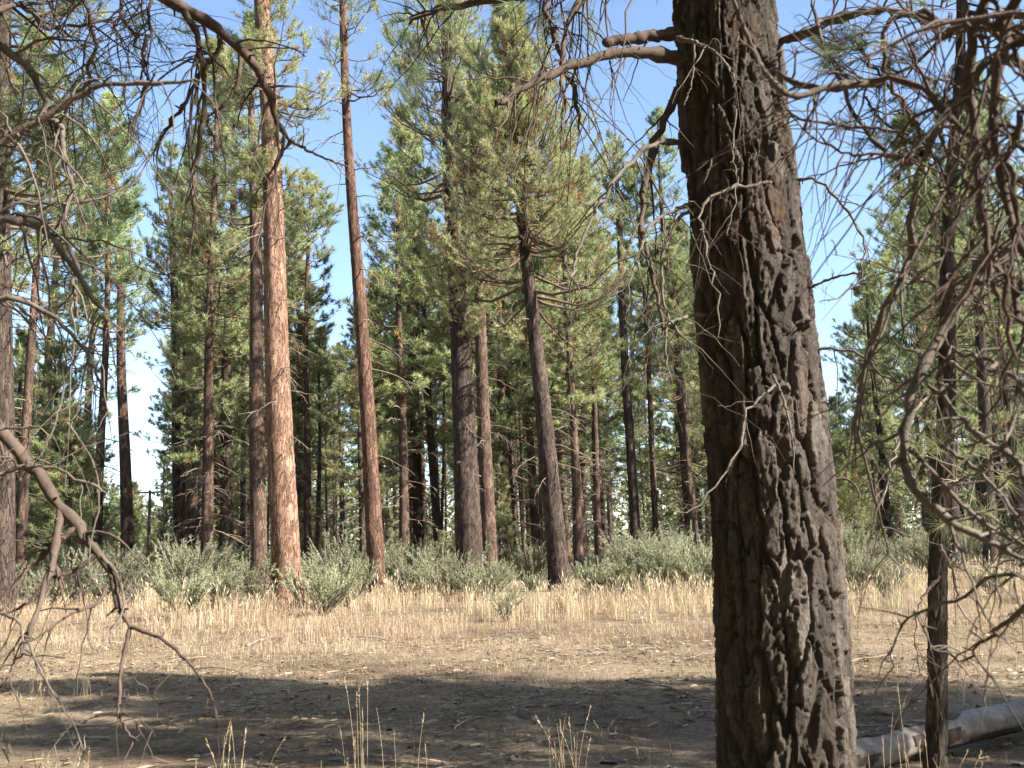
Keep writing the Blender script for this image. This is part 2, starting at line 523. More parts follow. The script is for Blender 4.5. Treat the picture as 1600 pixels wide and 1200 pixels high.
def dead_paths(rng, axis, z, az, L, K=7, droop=0.35):
    """one bare drooping dead branch with side twigs: list of (path, radii)"""
    c, r = axis(np.array([z]))
    t = np.linspace(0, 1, K)
    h = np.array([math.cos(az), math.sin(az), 0])
    lat = np.array([-h[1], h[0], 0])
    el = rng.uniform(-0.25, 0.3)
    p = c + L * (h * (t * math.cos(el))[:, None] + lat * (rng.normal(0, 0.12) * t ** 2)[:, None])
    p = p + rng.normal(0, 0.025 * L, p.shape) * t[:, None]
    p[:, 2] += L * (math.sin(el) * t - droop * t ** 2)
    r0 = 0.008 + 0.010 * L
    out = [(p, r0 * (1 - 0.8 * t) + 0.003)]
    for k in range(rng.integers(2, 6)):
        tb = rng.uniform(0.3, 0.95)
        i = min(int(tb * (K - 1)), K - 2)
        b = p[i] + (p[i + 1] - p[i]) * (tb * (K - 1) - i)
        tn = nrm(p[i + 1] - p[i])
        d = nrm(tn + lat * rng.choice([-1, 1]) * rng.uniform(0.3, 1.1) + rng.normal(0, 0.2, 3))
        l = L * rng.uniform(0.15, 0.45)
        q = b + l * d * t[:, None] + rng.normal(0, 0.03 * l, (K, 3)) * t[:, None]
        q[:, 2] -= l * rng.uniform(0.0, 0.7) * t ** 2
        out.append((q, (r0 * 0.45) * (1 - 0.8 * t) + 0.002))
    return out

def trunk_axis(base, direction, H, r0, r1z, rng, wob=0.006, flare=0.25):
    """straight-ish tapering stem. direction per metre of height; r1z=(radius, z) of a measured upper point"""
    ra, za = r1z
    s1, s2 = rng.uniform(0, 6.28, 2)
    k = (r0 - ra) / max(za, 0.1)
    def ax(z):
        z = np.asarray(z, float)
        w = wob * H * np.clip(z / H, 0, 1)
        c = np.stack([base[0] + direction[0] * z + w * np.sin(z * 0.35 + s1), base[1] + direction[1] * z + w * np.sin(z * 0.31 + s2), base[2] + z], -1)
        lin = r0 - k * z
        # past the measured point taper on to a thin leader
        zz = np.clip((z - za) / max(H - za, 0.1), 0, 1)
        r = np.where(z <= za, lin, ra * (1 - zz) ** 0.9 + 0.02)
        r = np.maximum(r, 0.02) * (1 + flare * np.exp(-np.maximum(z, 0) / 0.35))
        return c, r
    return ax

def voro(s, t, ns, seed):
    """F1, F2 and cell value of jittered cells; s wraps at ns"""
    i, j = np.floor(s).astype(int), np.floor(t).astype(int)
    f1 = np.full(s.shape, 9.0); f2 = np.full(s.shape, 9.0); cv = np.zeros(s.shape)
    for a in (-1, 0, 1):
        for b in (-1, 0, 1):
            ci, cj = i + a, j + b
            w = np.mod(ci, ns)
            jx = _hash(w, cj, 0 * w, seed); jy = _hash(w, cj, 0 * w + 1, seed)
            d = np.hypot(ci + 0.1 + 0.8 * jx - s, cj + 0.1 + 0.8 * jy - t)
            val = _hash(w, cj, 0 * w + 2, seed)
            new = d < f1
            f2 = np.where(new, f1, np.minimum(f2, d))
            cv = np.where(new, val, cv)
            f1 = np.where(new, d, f1)
    return f1, f2, cv

def bark_disp(th, z, seed, cw_n, ch, depth):
    """height of plated bark over a stem (th radians, z metres) and a 0..1 value per plate"""
    cx, cy = np.cos(th), np.sin(th)
    wx = fbm3(cx * 2.2, cy * 2.2, z * 1.5, seed, 2)
    wy = fbm3(cx * 3 + 9, cy * 3, z * 1.6, seed + 3, 3)
    wf = fbm3(cx * 12, cy * 12, z * 11, seed + 4, 3)
    s = th / (2 * math.pi) * cw_n + wx * 0.7 + wf * 0.16
    t = z / ch + wy * 0.7 + wf * 0.12
    f1, f2, cv = voro(s, t, cw_n, seed)
    e = np.clip((f2 - f1 - 0.05) / 0.13, 0, 1)
    n2 = int(cw_n * 2.0)
    s2 = th / (2 * math.pi) * n2 + wx * 1.4 + 0.35 * wf
    t2 = z / (ch * 0.34) + wy * 1.5 + 0.3 * wf
    g1, g2, cv2 = voro(s2, t2, n2, seed + 17)
    e2 = np.clip((g2 - g1 - 0.02) / 0.10, 0, 1)
    n3 = int(cw_n * 5)
    s3 = th / (2 * math.pi) * n3 + wx * 3.5 + wf * 0.9
    h1, h2, cv3 = voro(s3, z / (ch * 0.15) + wf * 0.8, n3, seed + 29)
    e3 = np.clip((h2 - h1) / 0.12, 0, 1)
    fine = fbm3(cx * 40, cy * 40, z * 20, seed + 5, 3)
    flake = (cv2 - 0.5) * 0.42 + (e2 - 1) * 0.26 + (cv3 - 0.5) * 0.20 + (e3 - 1) * 0.07
    # furrows are deeper in some stretches of the stem than in others
    deep = 0.75 + 0.45 * noise3(cx * 1.5, cy * 1.5, z * 0.5, seed + 50)
    hgt = depth * deep * (e * (0.85 + 0.35 * cv) - 0.85) + depth * flake * (0.3 + 0.7 * e) + depth * 0.13 * fine
    return hgt, np.clip(0.45 * cv + 0.35 * cv2 + 0.2 * cv3, 0, 1)

def trunk_mesh(name, ax, z0, z1, nz, ns, mat, bark=None, origin=(0, 0, 0), zpow=1.0):
    z = z0 + (z1 - z0) * np.linspace(0, 1, nz) ** zpow
    c, r = ax(z)
    th = np.arange(ns) / ns * 2 * math.pi
    TH, Z = np.meshgrid(th, z)
    RR = np.repeat(r[:, None], ns, 1)
    at = None
    if bark:
        seed, cw, ch, dep = bark
        hgt, plate = bark_disp(TH, Z, seed, cw, ch, dep)
        RR = RR + hgt * np.clip(RR / RR.max() * 1.3, 0.3, 1)
        at = {'plate': plate.ravel()}
    v = np.stack([c[:, None, 0] + RR * np.cos(TH), c[:, None, 1] + RR * np.sin(TH), np.repeat(c[:, None, 2], ns, 1)], -1).reshape(-1, 3) - np.asarray(origin)
    i = np.arange(nz - 1)[:, None] * ns + np.arange(ns)[None, :]
    j = np.arange(nz - 1)[:, None] * ns + (np.arange(ns)[None, :] + 1) % ns
    q = np.stack([i, j, j + ns, i + ns], -1).reshape(-1, 4)
    return mesh_np(name, v, q, None, mat, attrs=at)

def batch_tubes(items, sides):
    ks = sorted({len(p) for p, r in items})
    out = []
    for k in ks:
        g = [(p, r) for p, r in items if len(p) == k]
        out.append(tubes(np.stack([p for p, r in g]), np.stack([r for p, r in g]), sides))
    return join(out)

def pine(label, px, d, ref, wb, wr, H, crown_y, R, nb=70, nbl=8, nt=5, nn=14, nlen=0.19, nwid=0.012, mat='bark_brown', dead=(0, 0, 0), seed=1, bark=None, group=None, dead_len=(0.6, 1.8), **kw):
    """a pine measured in the photograph: foot column px at distance d, a point `ref` higher on the stem, widths in pixels"""
    rng = np.random.default_rng(seed)
    base = base_at(px, d)
    top = P(ref[0], ref[1], d)
    dz = top[2] - base[2]
    direction = ((top[0] - base[0]) / dz, rng.normal(0, 0.008))
    r0, r1 = wb / FPX * d * 0.5, wr / FPX * d * 0.5
    ax0 = trunk_axis(np.zeros(3), direction, H, r0, (r1, dz), rng, 0.0045)
    root = empty('pine_tree', base, label, 'pine tree', group)
    nz = 200 if bark else 50
    ns = 44 if bark else 14
    obj('trunk', trunk_mesh('trunk', ax0, -0.25, H, nz, ns, M[mat], bark), root)
    zc = P(ref[0], crown_y, d)[2] - base[2]
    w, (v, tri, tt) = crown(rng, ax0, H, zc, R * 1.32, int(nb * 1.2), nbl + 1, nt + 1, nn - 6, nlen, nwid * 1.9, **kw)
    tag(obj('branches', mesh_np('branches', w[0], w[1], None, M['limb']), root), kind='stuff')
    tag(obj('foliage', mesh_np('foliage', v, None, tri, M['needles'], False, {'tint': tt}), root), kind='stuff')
    n, y0, y1 = dead
    if n:
        za, zb = P(ref[0], y0, d)[2] - base[2], P(ref[0], y1, d)[2] - base[2]
        for k in range(n):
            zz = za + (zb - za) * (k + rng.uniform(0, 1)) / n
            items = dead_paths(rng, ax0, zz, rng.uniform(0, 6.28), rng.uniform(*dead_len))
            vv, qq = batch_tubes(items, 3)
            obj('dead_branch', mesh_np('dead_branch', vv, qq, None, M['dead']), root)
    return root

# ------------------------------------------------------------------ pines that can be picked out in the photograph
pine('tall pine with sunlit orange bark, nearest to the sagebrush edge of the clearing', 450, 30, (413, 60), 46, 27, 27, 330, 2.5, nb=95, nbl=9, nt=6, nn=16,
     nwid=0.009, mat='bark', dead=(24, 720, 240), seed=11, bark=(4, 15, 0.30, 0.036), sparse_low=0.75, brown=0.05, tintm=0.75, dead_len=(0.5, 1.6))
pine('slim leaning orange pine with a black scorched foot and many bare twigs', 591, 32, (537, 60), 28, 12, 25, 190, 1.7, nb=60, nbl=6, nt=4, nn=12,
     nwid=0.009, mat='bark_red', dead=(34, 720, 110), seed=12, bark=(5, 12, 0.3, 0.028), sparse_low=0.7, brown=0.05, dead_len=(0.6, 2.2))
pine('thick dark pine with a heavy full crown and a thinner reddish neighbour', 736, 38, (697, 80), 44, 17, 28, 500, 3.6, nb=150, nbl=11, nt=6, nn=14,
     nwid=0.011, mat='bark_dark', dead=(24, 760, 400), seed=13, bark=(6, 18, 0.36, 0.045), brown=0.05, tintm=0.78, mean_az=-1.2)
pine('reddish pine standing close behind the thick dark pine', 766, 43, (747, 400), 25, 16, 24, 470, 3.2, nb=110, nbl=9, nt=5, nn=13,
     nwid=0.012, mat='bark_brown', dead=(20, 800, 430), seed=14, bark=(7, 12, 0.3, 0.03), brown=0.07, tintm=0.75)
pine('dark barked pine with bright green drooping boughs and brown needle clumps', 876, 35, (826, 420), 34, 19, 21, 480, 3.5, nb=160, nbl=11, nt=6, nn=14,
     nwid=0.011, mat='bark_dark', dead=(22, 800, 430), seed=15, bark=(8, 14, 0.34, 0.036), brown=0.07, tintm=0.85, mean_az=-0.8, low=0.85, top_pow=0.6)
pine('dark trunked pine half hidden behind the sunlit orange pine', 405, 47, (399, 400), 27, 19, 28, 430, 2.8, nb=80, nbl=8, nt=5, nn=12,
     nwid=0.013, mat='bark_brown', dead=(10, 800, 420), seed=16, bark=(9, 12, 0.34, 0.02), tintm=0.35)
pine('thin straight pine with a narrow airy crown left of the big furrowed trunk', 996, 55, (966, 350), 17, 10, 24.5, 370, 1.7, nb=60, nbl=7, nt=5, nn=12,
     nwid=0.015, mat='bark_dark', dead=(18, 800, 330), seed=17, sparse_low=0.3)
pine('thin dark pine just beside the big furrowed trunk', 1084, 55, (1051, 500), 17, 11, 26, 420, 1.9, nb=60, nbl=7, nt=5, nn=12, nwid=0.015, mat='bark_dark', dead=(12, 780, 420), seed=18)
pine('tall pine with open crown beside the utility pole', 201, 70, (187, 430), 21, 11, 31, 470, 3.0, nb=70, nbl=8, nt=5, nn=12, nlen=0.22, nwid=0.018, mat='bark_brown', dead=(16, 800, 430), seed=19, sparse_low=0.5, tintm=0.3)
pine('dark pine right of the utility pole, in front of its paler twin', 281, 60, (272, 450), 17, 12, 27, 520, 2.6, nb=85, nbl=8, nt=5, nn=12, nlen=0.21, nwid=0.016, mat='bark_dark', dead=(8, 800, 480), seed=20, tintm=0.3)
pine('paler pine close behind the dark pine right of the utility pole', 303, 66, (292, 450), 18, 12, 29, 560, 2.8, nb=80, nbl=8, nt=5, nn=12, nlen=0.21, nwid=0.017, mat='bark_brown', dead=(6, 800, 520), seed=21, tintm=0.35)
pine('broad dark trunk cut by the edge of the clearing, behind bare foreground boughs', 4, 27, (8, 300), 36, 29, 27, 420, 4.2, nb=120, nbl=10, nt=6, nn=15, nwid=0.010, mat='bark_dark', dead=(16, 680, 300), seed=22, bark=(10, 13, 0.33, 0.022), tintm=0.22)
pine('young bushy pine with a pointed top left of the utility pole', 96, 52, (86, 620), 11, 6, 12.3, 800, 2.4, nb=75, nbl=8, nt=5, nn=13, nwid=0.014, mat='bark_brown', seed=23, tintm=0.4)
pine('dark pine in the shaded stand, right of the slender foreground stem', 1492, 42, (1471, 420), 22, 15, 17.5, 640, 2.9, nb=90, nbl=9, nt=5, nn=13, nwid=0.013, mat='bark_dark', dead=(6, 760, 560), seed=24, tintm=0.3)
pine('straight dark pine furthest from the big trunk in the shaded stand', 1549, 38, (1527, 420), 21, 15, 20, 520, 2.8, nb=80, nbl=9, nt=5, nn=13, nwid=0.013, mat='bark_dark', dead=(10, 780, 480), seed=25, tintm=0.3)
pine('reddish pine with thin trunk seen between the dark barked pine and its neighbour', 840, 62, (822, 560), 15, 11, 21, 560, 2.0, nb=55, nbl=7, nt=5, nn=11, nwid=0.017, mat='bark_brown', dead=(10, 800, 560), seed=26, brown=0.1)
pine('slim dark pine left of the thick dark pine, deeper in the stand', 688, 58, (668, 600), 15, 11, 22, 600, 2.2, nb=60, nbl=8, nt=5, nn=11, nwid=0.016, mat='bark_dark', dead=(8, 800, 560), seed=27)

# ------------------------------------------------------------------ the stand behind: copies of a few pines
def proto(seed, H, zc, R, nb, nbl, nt, nn, nlen, nwid, r0, mat, ndead, **kw):
    rng = np.random.default_rng(seed)
    ax0 = trunk_axis(np.zeros(3), (0, 0), H, r0, (r0 * 0.45, H * 0.7), rng, 0.006)
    parts = [('trunk', trunk_mesh('trunk', ax0, -0.3, H, 40, 10, M[mat]))]
    w, (v, tri, tt) = crown(rng, ax0, H, zc, R, nb, nbl, nt, nn, nlen, nwid, **kw)
    items = []
    for k in range(ndead):
        items += dead_paths(rng, ax0, rng.uniform(2.0, max(zc, 2.5) + 1), rng.uniform(0, 6.28), rng.uniform(0.5, 1.7))
    if items:
        dv, dq = batch_tubes([(p, r * 1.3) for p, r in items], 3)
        parts.append(('dead_twigs', mesh_np('dead_twigs', dv, dq, None, M['dead'])))
    parts.append(('branches', mesh_np('branches', w[0], w[1], None, M['limb'])))
    parts.append(('foliage', mesh_np('foliage', v, None, tri, M['needles'], False, {'tint': tt})))
    return parts, H

PROTO = [
    proto(101, 22, 6.0, 3.4, 85, 8, 5, 8, 0.28, 0.032, 0.24, 'bark_dark', 24, tintm=0.55),
    proto(102, 22, 8.0, 3.1, 80, 8, 5, 8, 0.28, 0.032, 0.21, 'bark_brown', 28, tintm=0.62, brown=0.07),
    proto(103, 22, 3.5, 3.6, 100, 8, 5, 8, 0.28, 0.032, 0.26, 'bark_dark', 14, tintm=0.5),
    proto(104, 22, 10.0, 2.8, 70, 8, 5, 8, 0.28, 0.032, 0.19, 'bark_brown', 34, tintm=0.6, brown=0.05),
    proto(105, 11, 1.2, 2.7, 80, 8, 5, 8, 0.26, 0.028, 0.15, 'bark_brown', 8, tintm=0.62, brown=0.05),
    proto(106, 6, 0.5, 1.8, 60, 7, 4, 8, 0.22, 0.024, 0.09, 'bark_brown', 4, tintm=0.5, brown=0.08),
]
LABELS = ['dark trunked pine', 'brown pine with rusty needle clumps', 'full crowned dark pine', 'slender bare stemmed brown pine', 'half grown bushy pine', 'small young pine']
def place(k, loc, H, rz, label=None, group='pines of the stand behind the sagebrush', wide=1.0, tilt=(0, 0)):
    parts, H0 = PROTO[k]
    s = H / H0
    root = empty('pine_tree', loc, label or LABELS[k], 'pine tree', group)
    root.rotation_euler = (tilt[0], tilt[1], rz)
    root.scale = (s * wide, s * wide, s)
    for nm, me in parts:
        o = obj(nm, me, root)
        if nm != 'trunk':
            o['kind'] = 'stuff'
    return root

LAND = [(4, 'the broad dark trunk'), (110, 'the young pointed pine'), (200, 'the utility pole'), (290, 'the twin dark pines'), (425, 'the sunlit orange pine'), (590, 'the scorched leaning pine'), (688, 'the slim dark pine'),
        (750, 'the thick dark pine'), (820, 'the thin reddish pine'), (880, 'the bright drooping pine'), (996, 'the thin airy pine'), (1080, 'the thin dark pine'), (1210, 'the big furrowed trunk'), (1345, 'the sky gap'), (1470, 'the slender near stem'), (1560, 'the straight shaded pine')]
def near_to(px):
    return min(LAND, key=lambda a: abs(a[0] - px))[1]
SKY_X = [-300, 0, 60, 110, 150, 200, 225, 245, 262, 285, 330, 400, 470, 500, 560, 610, 640, 700, 800, 880, 920, 950, 990, 1020, 1060, 1140, 1240, 1290, 1330, 1370, 1395, 1430, 1600, 2000]
SKY_Y = [300, 420, 600, 610, 690, 690, 770, 770, 640, 330, 180, 120, 300, 440, 440, 400, 260, 120, 120, 190, 280, 260, 300, 200, 300, 360, 500, 560, 610, 600, 330, 270, 250, 250]
rng = np.random.default_rng(77)
placed = []
def free(x, y, dmin):
    for a, b in placed:
        if (a - x) ** 2 + (b - y) ** 2 < dmin * dmin:
            return False
    return True
count = 0
for tries in range(5000):
    if count >= 205: break
    d = 50 + 110 * rng.uniform() ** 1.15
    px = rng.uniform(-160, 1760)
    if 130 < px < 262 and d < 84: continue
    b = base_at(px, d)
    if not free(b[0], b[1], 2.0): continue
    hz = 850 - (px - 800) * 0.0314
    ytop = np.interp(px, SKY_X, SKY_Y) + abs(rng.normal(0, 60)) + 5
    Hh = (hz - ytop) / FPX * d + 1.6
    if Hh < 4: continue
    Hh = min(Hh, 30 * rng.uniform(0.8, 1.05))
    if Hh < 8: k = 5
    elif Hh < 13: k = 4
    else: k = int(rng.choice([0, 1, 2, 3], p=[0.3, 0.28, 0.12, 0.3]))
    placed.append((b[0], b[1]))
    place(k, b, Hh, rng.uniform(0, 6.28), LABELS[k] + (' deep in the stand behind ' if d > 85 else ' standing behind ') + near_to(px), wide=rng.uniform(0.95, 1.35), tilt=(rng.normal(0, 0.012), rng.normal(-0.012, 0.014)))
    count += 1
# young growth under the stand
c2 = 0
for tries in range(500):
    if c2 >= 44: break
    d = rng.uniform(52, 105); px = rng.uniform(-60, 1660)
    b = base_at(px, d)
    if not free(b[0], b[1], 1.8): continue
    if 140 < px < 255 and d < 80: continue
    placed.append((b[0], b[1]))
    Hh = rng.uniform(2.5, 7.5)
    kk = 5 if Hh < 5.5 else 4
    place(kk, b, Hh, rng.uniform(0, 6.28), LABELS[kk] + ' low under the stand behind ' + near_to(px))
    c2 += 1
c3 = 0
for tries in range(600):
    if c3 >= 46: break
    d = rng.uniform(52, 92); px = rng.uniform(480, 1640) if rng.uniform() < 0.8 else rng.uniform(270, 480)
    b = base_at(px, d)
    if 1235 < px < 1390 or not free(b[0], b[1], 1.3): continue
    placed.append((b[0], b[1]))
    Hh = min((850 - (px - 800) * 0.0314 - np.interp(px, SKY_X, SKY_Y) - rng.uniform(20, 160)) / FPX * d, rng.uniform(15, 21))
    place(3, b, Hh, rng.uniform(0, 6.28), 'thin pole like pine ' + ('deep in the stand behind ' if d > 72 else 'just behind ') + near_to(px), wide=rng.uniform(0.55, 0.75), tilt=(rng.normal(0, 0.02), rng.normal(-0.012, 0.025)))
    c3 += 1
place(5, base_at(692, 41), 2.1, 1.0, 'small bright green pine sapling left of the thick dark pine', 'saplings')
place(4, base_at(782, 52), 6.5, 2.0, 'yellow green young pine behind the reddish pine', 'saplings')
place(4, base_at(345, 57), 8.5, 0.5, 'bushy half grown pine left of the sunlit orange pine', 'saplings')
place(5, base_at(45, 60), 7.0, 0.5, 'young pine low behind the broad dark trunk', 'saplings')

for px, d, Hh, k, lab in ((30, 50, 29, 3, 'high crowned tall pine close behind the broad dark trunk'), (150, 64, 32, 3, 'tall bare stemmed pine behind the young pointed pine'), (62, 62, 30, 0, 'tall dark pine between the broad dark trunk and the young pointed pine'), (128, 72, 30, 0, 'tall pine with bare stem right of the young pointed pine'), (322, 50, 28, 1, 'tall brown pine left of the sunlit orange pine'),
                          (352, 55, 29, 0, 'tall dark pine crowding the sunlit orange pine'), (480, 58, 24, 3, 'slender pine between the orange pine and the scorched pine'), (632, 52, 25, 1, 'tall brown pine right of the scorched leaning pine'), (655, 60, 27, 0, 'tall dark pine left of the slim dark pine'),
                          (800, 56, 29, 2, 'full crowned pine between the reddish pine and the bright drooping pine'), (905, 50, 22, 1, 'brown pine right of the bright drooping pine'), (940, 60, 25, 0, 'dark pine left of the thin airy pine'), (1475, 50, 23, 2, 'full pine at the edge of the shaded stand'), (1600, 45, 22, 0, 'dark pine behind the crooked grey boughs')):
    place(k, base_at(px, d), Hh, px * 0.37, lab, wide=1.2)

# far wood closing the stand: reads as one mass
def far_wood():
    rg = np.random.default_rng(140)
    vs, ts, tt, off = [], [], [], 0
    for i in range(420):
        d = rg.uniform(135, 210); px = rg.uniform(-300, 1900)
        b = base_at(px, d)
        hz = 850 - (px - 800) * 0.0314
        H = min((hz - np.interp(px, SKY_X, SKY_Y) - 40) / FPX * d, 24) * rg.uniform(0.55, 1.0)
        H = max(H, 7)
        n = 95
        u = rg.uniform(0, 1, n) ** 1.2
        r = 0.3 + 3.2 * (1 - u) ** 0.8 * np.sqrt(rg.uniform(0, 1, n))
        az = rg.uniform(0, 6.28, n)
        pos = b + np.stack([r * np.cos(az), r * np.sin(az), 0.5 + u * (H - 0.5)], -1)
        dr = nrm(np.stack([np.cos(az), np.sin(az), 0.6 + 0 * az], -1))
        v, t, a_ = needle_tris(pos, dr, rg, 3, 1.1, 0.34, 0.7, np.clip(rg.normal(0.4, 0.2, n), 0, 0.9), 0.2)
        vs.append(v); ts.append(t + off); tt.append(a_); off += len(v)
    o = obj('far_wood', mesh_np('far_wood', np.concatenate(vs), None, np.concatenate(ts), M['needles'], False, {'tint': np.concatenate(tt)}))
    tag(o, 'distant pine wood closing the view behind the stand', 'wood', None, 'stuff')
far_wood()

# pines outside the picture: those on the sunny side shade the near ground, the others are added unseen to block sky light round the camera
for k, x, y, Hh, rz in ((2, 11, 2.5, 13, 1.0), (2, 12, 4.9, 15, .3), (2, 7.2, 5.0, 8, 1.7), (2, 10, 4.3, 11, .7), (2, 8.8, 5.6, 10, 1.7), (2, 17, 2.9, 18, 3.3), (2, 21.5, 1.2, 20, .8), (0, 14.5, 5.2, 15, 2.2), (0, 19.5, 2.6, 18, 4.1), (2, 15.2, 3.2, 14, 2.6), (2, 25, -1.0, 22, 2.0), (2, 12.4, 2.7, 15, 1.0), (2, 15.5, 1.3, 17, 2.0), (0, 9.3, 3.6, 12, 3.0)):
    y = y + (0.0 if rz in (1.0, 2.0, 3.0) else 0.6)
    place(k, (x, y, float(gz(x, y))), Hh, rz, 'tall pine shading the near ground from the sunny side', 'pines on the sunny side', 0.55 if rz in (1.0, 2.0, 3.0) else 0.9)
def sky_blocking_ring():
    rg = np.random.default_rng(150)
    ring, vs, ts, tt, off, tr = [], [], [], [], 0, []
    for tries in range(9000):
        if len(ring) >= 170: break
        x, y = rg.uniform(-45, 62), rg.uniform(-40, 75)
        if y > 0 and abs(x) < 0.62 * y + 6.5: continue
        if 0 < x < 46 and -6 - 0.32 * x < y < 46: continue
        if x * x + y * y < 36: continue
        if -6 < x <= 0 and -3 < y < 9: continue
        if any((x - a) ** 2 + (y - b_) ** 2 < 8.5 for a, b_ in ring): continue
        ring.append((x, y))
        H = rg.uniform(20, 29); b = np.array([x, y, float(gz(x, y))])
        n = 300
        u = rg.uniform(0, 1, n) ** 1.1
        r = 0.3 + 3.3 * (1 - u) ** 0.8 * np.sqrt(rg.uniform(0, 1, n)); az = rg.uniform(0, 6.28, n)
        pos = b + np.stack([r * np.cos(az), r * np.sin(az), 3.5 + u * (H - 3.5)], -1)
        v, t, a_ = needle_tris(pos, nrm(np.stack([np.cos(az), np.sin(az), 0.6 + 0 * az], -1)), rg, 3, 1.0, 0.6, 0.7, np.clip(rg.normal(0.4, 0.2, n), 0, 0.9), 0.2)
        vs.append(v); ts.append(t + off); tt.append(a_); off += len(v)
        tr.append((np.array([b + [0, 0, -0.3], b + [0, 0, H * 0.5], b + [0, 0, H]]), np.array([0.28, 0.18, 0.03])))
    o = obj('sky_blocking_wood', mesh_np('sky_blocking_wood', np.concatenate(vs), None, np.concatenate(ts), M['needles'], False, {'tint': np.concatenate(tt)}))
    tag(o, 'unseen pine wood added around and behind the camera to block sky light', 'wood', None, 'stuff')
    v, q = batch_tubes(tr, 8)
    tag(obj('trunks', mesh_np('trunks', v, q, None, M['bark_brown']), o), kind='stuff')
sky_blocking_ring()

# ------------------------------------------------------------------ utility pole
def utility_pole():
    b = base_at(231, 100)
    root = empty('utility_pole', b, 'wooden utility pole with a single crossarm in the gap', 'utility pole')
    top = P(230, 766, 100)[2] - b[2]
    v, q = tubes(np.array([[[0, 0, -0.5], [0, 0, top * 0.5], [0, 0, top], [0, 0, top + 0.01]]]), np.array([[0.19, 0.16, 0.13, 0.01]]), 12)
    obj('post', mesh_np('post', v, q, None, M['pole']), root)
    za = top - 0.22
    hw = 1.5
    v = np.array([[x, y, z] for x in (-hw, hw) for y in (-0.24, -0.11) for z in (za - 0.08, za + 0.08)], float)
    f = [[0, 1, 3, 2], [4, 6, 7, 5], [0, 4, 5, 1], [2, 3, 7, 6], [0, 2, 6, 4], [1, 5, 7, 3]]
    arm = obj('crossarm', mesh_np('crossarm', v, f, None, M['pole'], False), root)
    me = None
    for x in (-1.4, 1.38):
        vv, qq = tubes(np.array([[[0, 0, 0], [0, 0, 0.12], [0, 0, 0.14], [0, 0, 0.24], [0, 0, 0.30], [0, 0, 0.34]]]), np.array([[0.03, 0.03, 0.09, 0.10, 0.06, 0.01]]), 10)
        me = me or mesh_np('insulator', vv, qq, None, M['porcelain'])
        o = obj('insulator', me, arm); o.location = (x, -0.175, za + 0.08)
utility_pole()

# ------------------------------------------------------------------ big furrowed trunk
def big_pine():
    d = 5.2
    rngb = np.random.default_rng(5)
    pts = [(1229, 1200, 212), (1222, 1000, 205), (1208, 800, 194), (1190, 600, 186), (1170, 400, 176), (1148, 200, 168), (1130, 0, 156)]
    zs, xs, rs = [], [], []
    for px, py, w in pts:
        p = P(px, py, d)
        depth = (p - EYE) @ _F
        zs.append(p[2]); xs.append(p[0]); rs.append(w / FPX * depth * 0.5 * 0.97)
    zs, xs, rs = map(np.array, (zs, xs, rs))
    k = (xs[-1] - xs[-3]) / (zs[-1] - zs[-3]); kb = (xs[1] - xs[0]) / (zs[1] - zs[0])
    H = 23.0
    zs = np.concatenate([[-0.3], zs, [8, 14, H]]); xs = np.concatenate([[xs[0] + kb * (-0.3 - zs[1])], xs, [xs[-1] + k * (8 - zs[-4])] * 1, [xs[-1] + k * 6, xs[-1] + k * 10]])
    rs = np.concatenate([[rs[0] * 1.25], rs, [0.21, 0.14, 0.02]])
    x0 = float(np.interp(0, zs, xs)); g = float(gz(x0, d))
    def ax(z):
        z = np.asarray(z, float)
        return np.stack([np.interp(z, zs, xs) - x0, np.zeros_like(z), z - g], -1), np.interp(z, zs, rs)
    root = empty('pine_tree', (x0, d, g), 'big near pine with deeply furrowed grey brown trunk', 'pine tree')
    obj('trunk', trunk_mesh('trunk', ax, -0.25, 5.2, 720, 250, M['near_bark'], (21, 18, 0.50, 0.046)), root)
    obj('upper_trunk', trunk_mesh('upper_trunk', ax, 5.17, H, 120, 48, M['near_bark'], (22, 13, 0.26, 0.03)), root)
    w, (v, tri, tt) = crown(np.random.default_rng(6), ax, H, 6.4, 4.0, 110, 8, 5, 8, 0.24, 0.03, tintm=0.3)
    tag(obj('branches', mesh_np('branches', w[0], w[1], None, M['limb']), root), kind='stuff')
    tag(obj('foliage', mesh_np('foliage', v, None, tri, M['needles'], False, {'tint': tt}), root), kind='stuff')
    return root
BIG = big_pine()

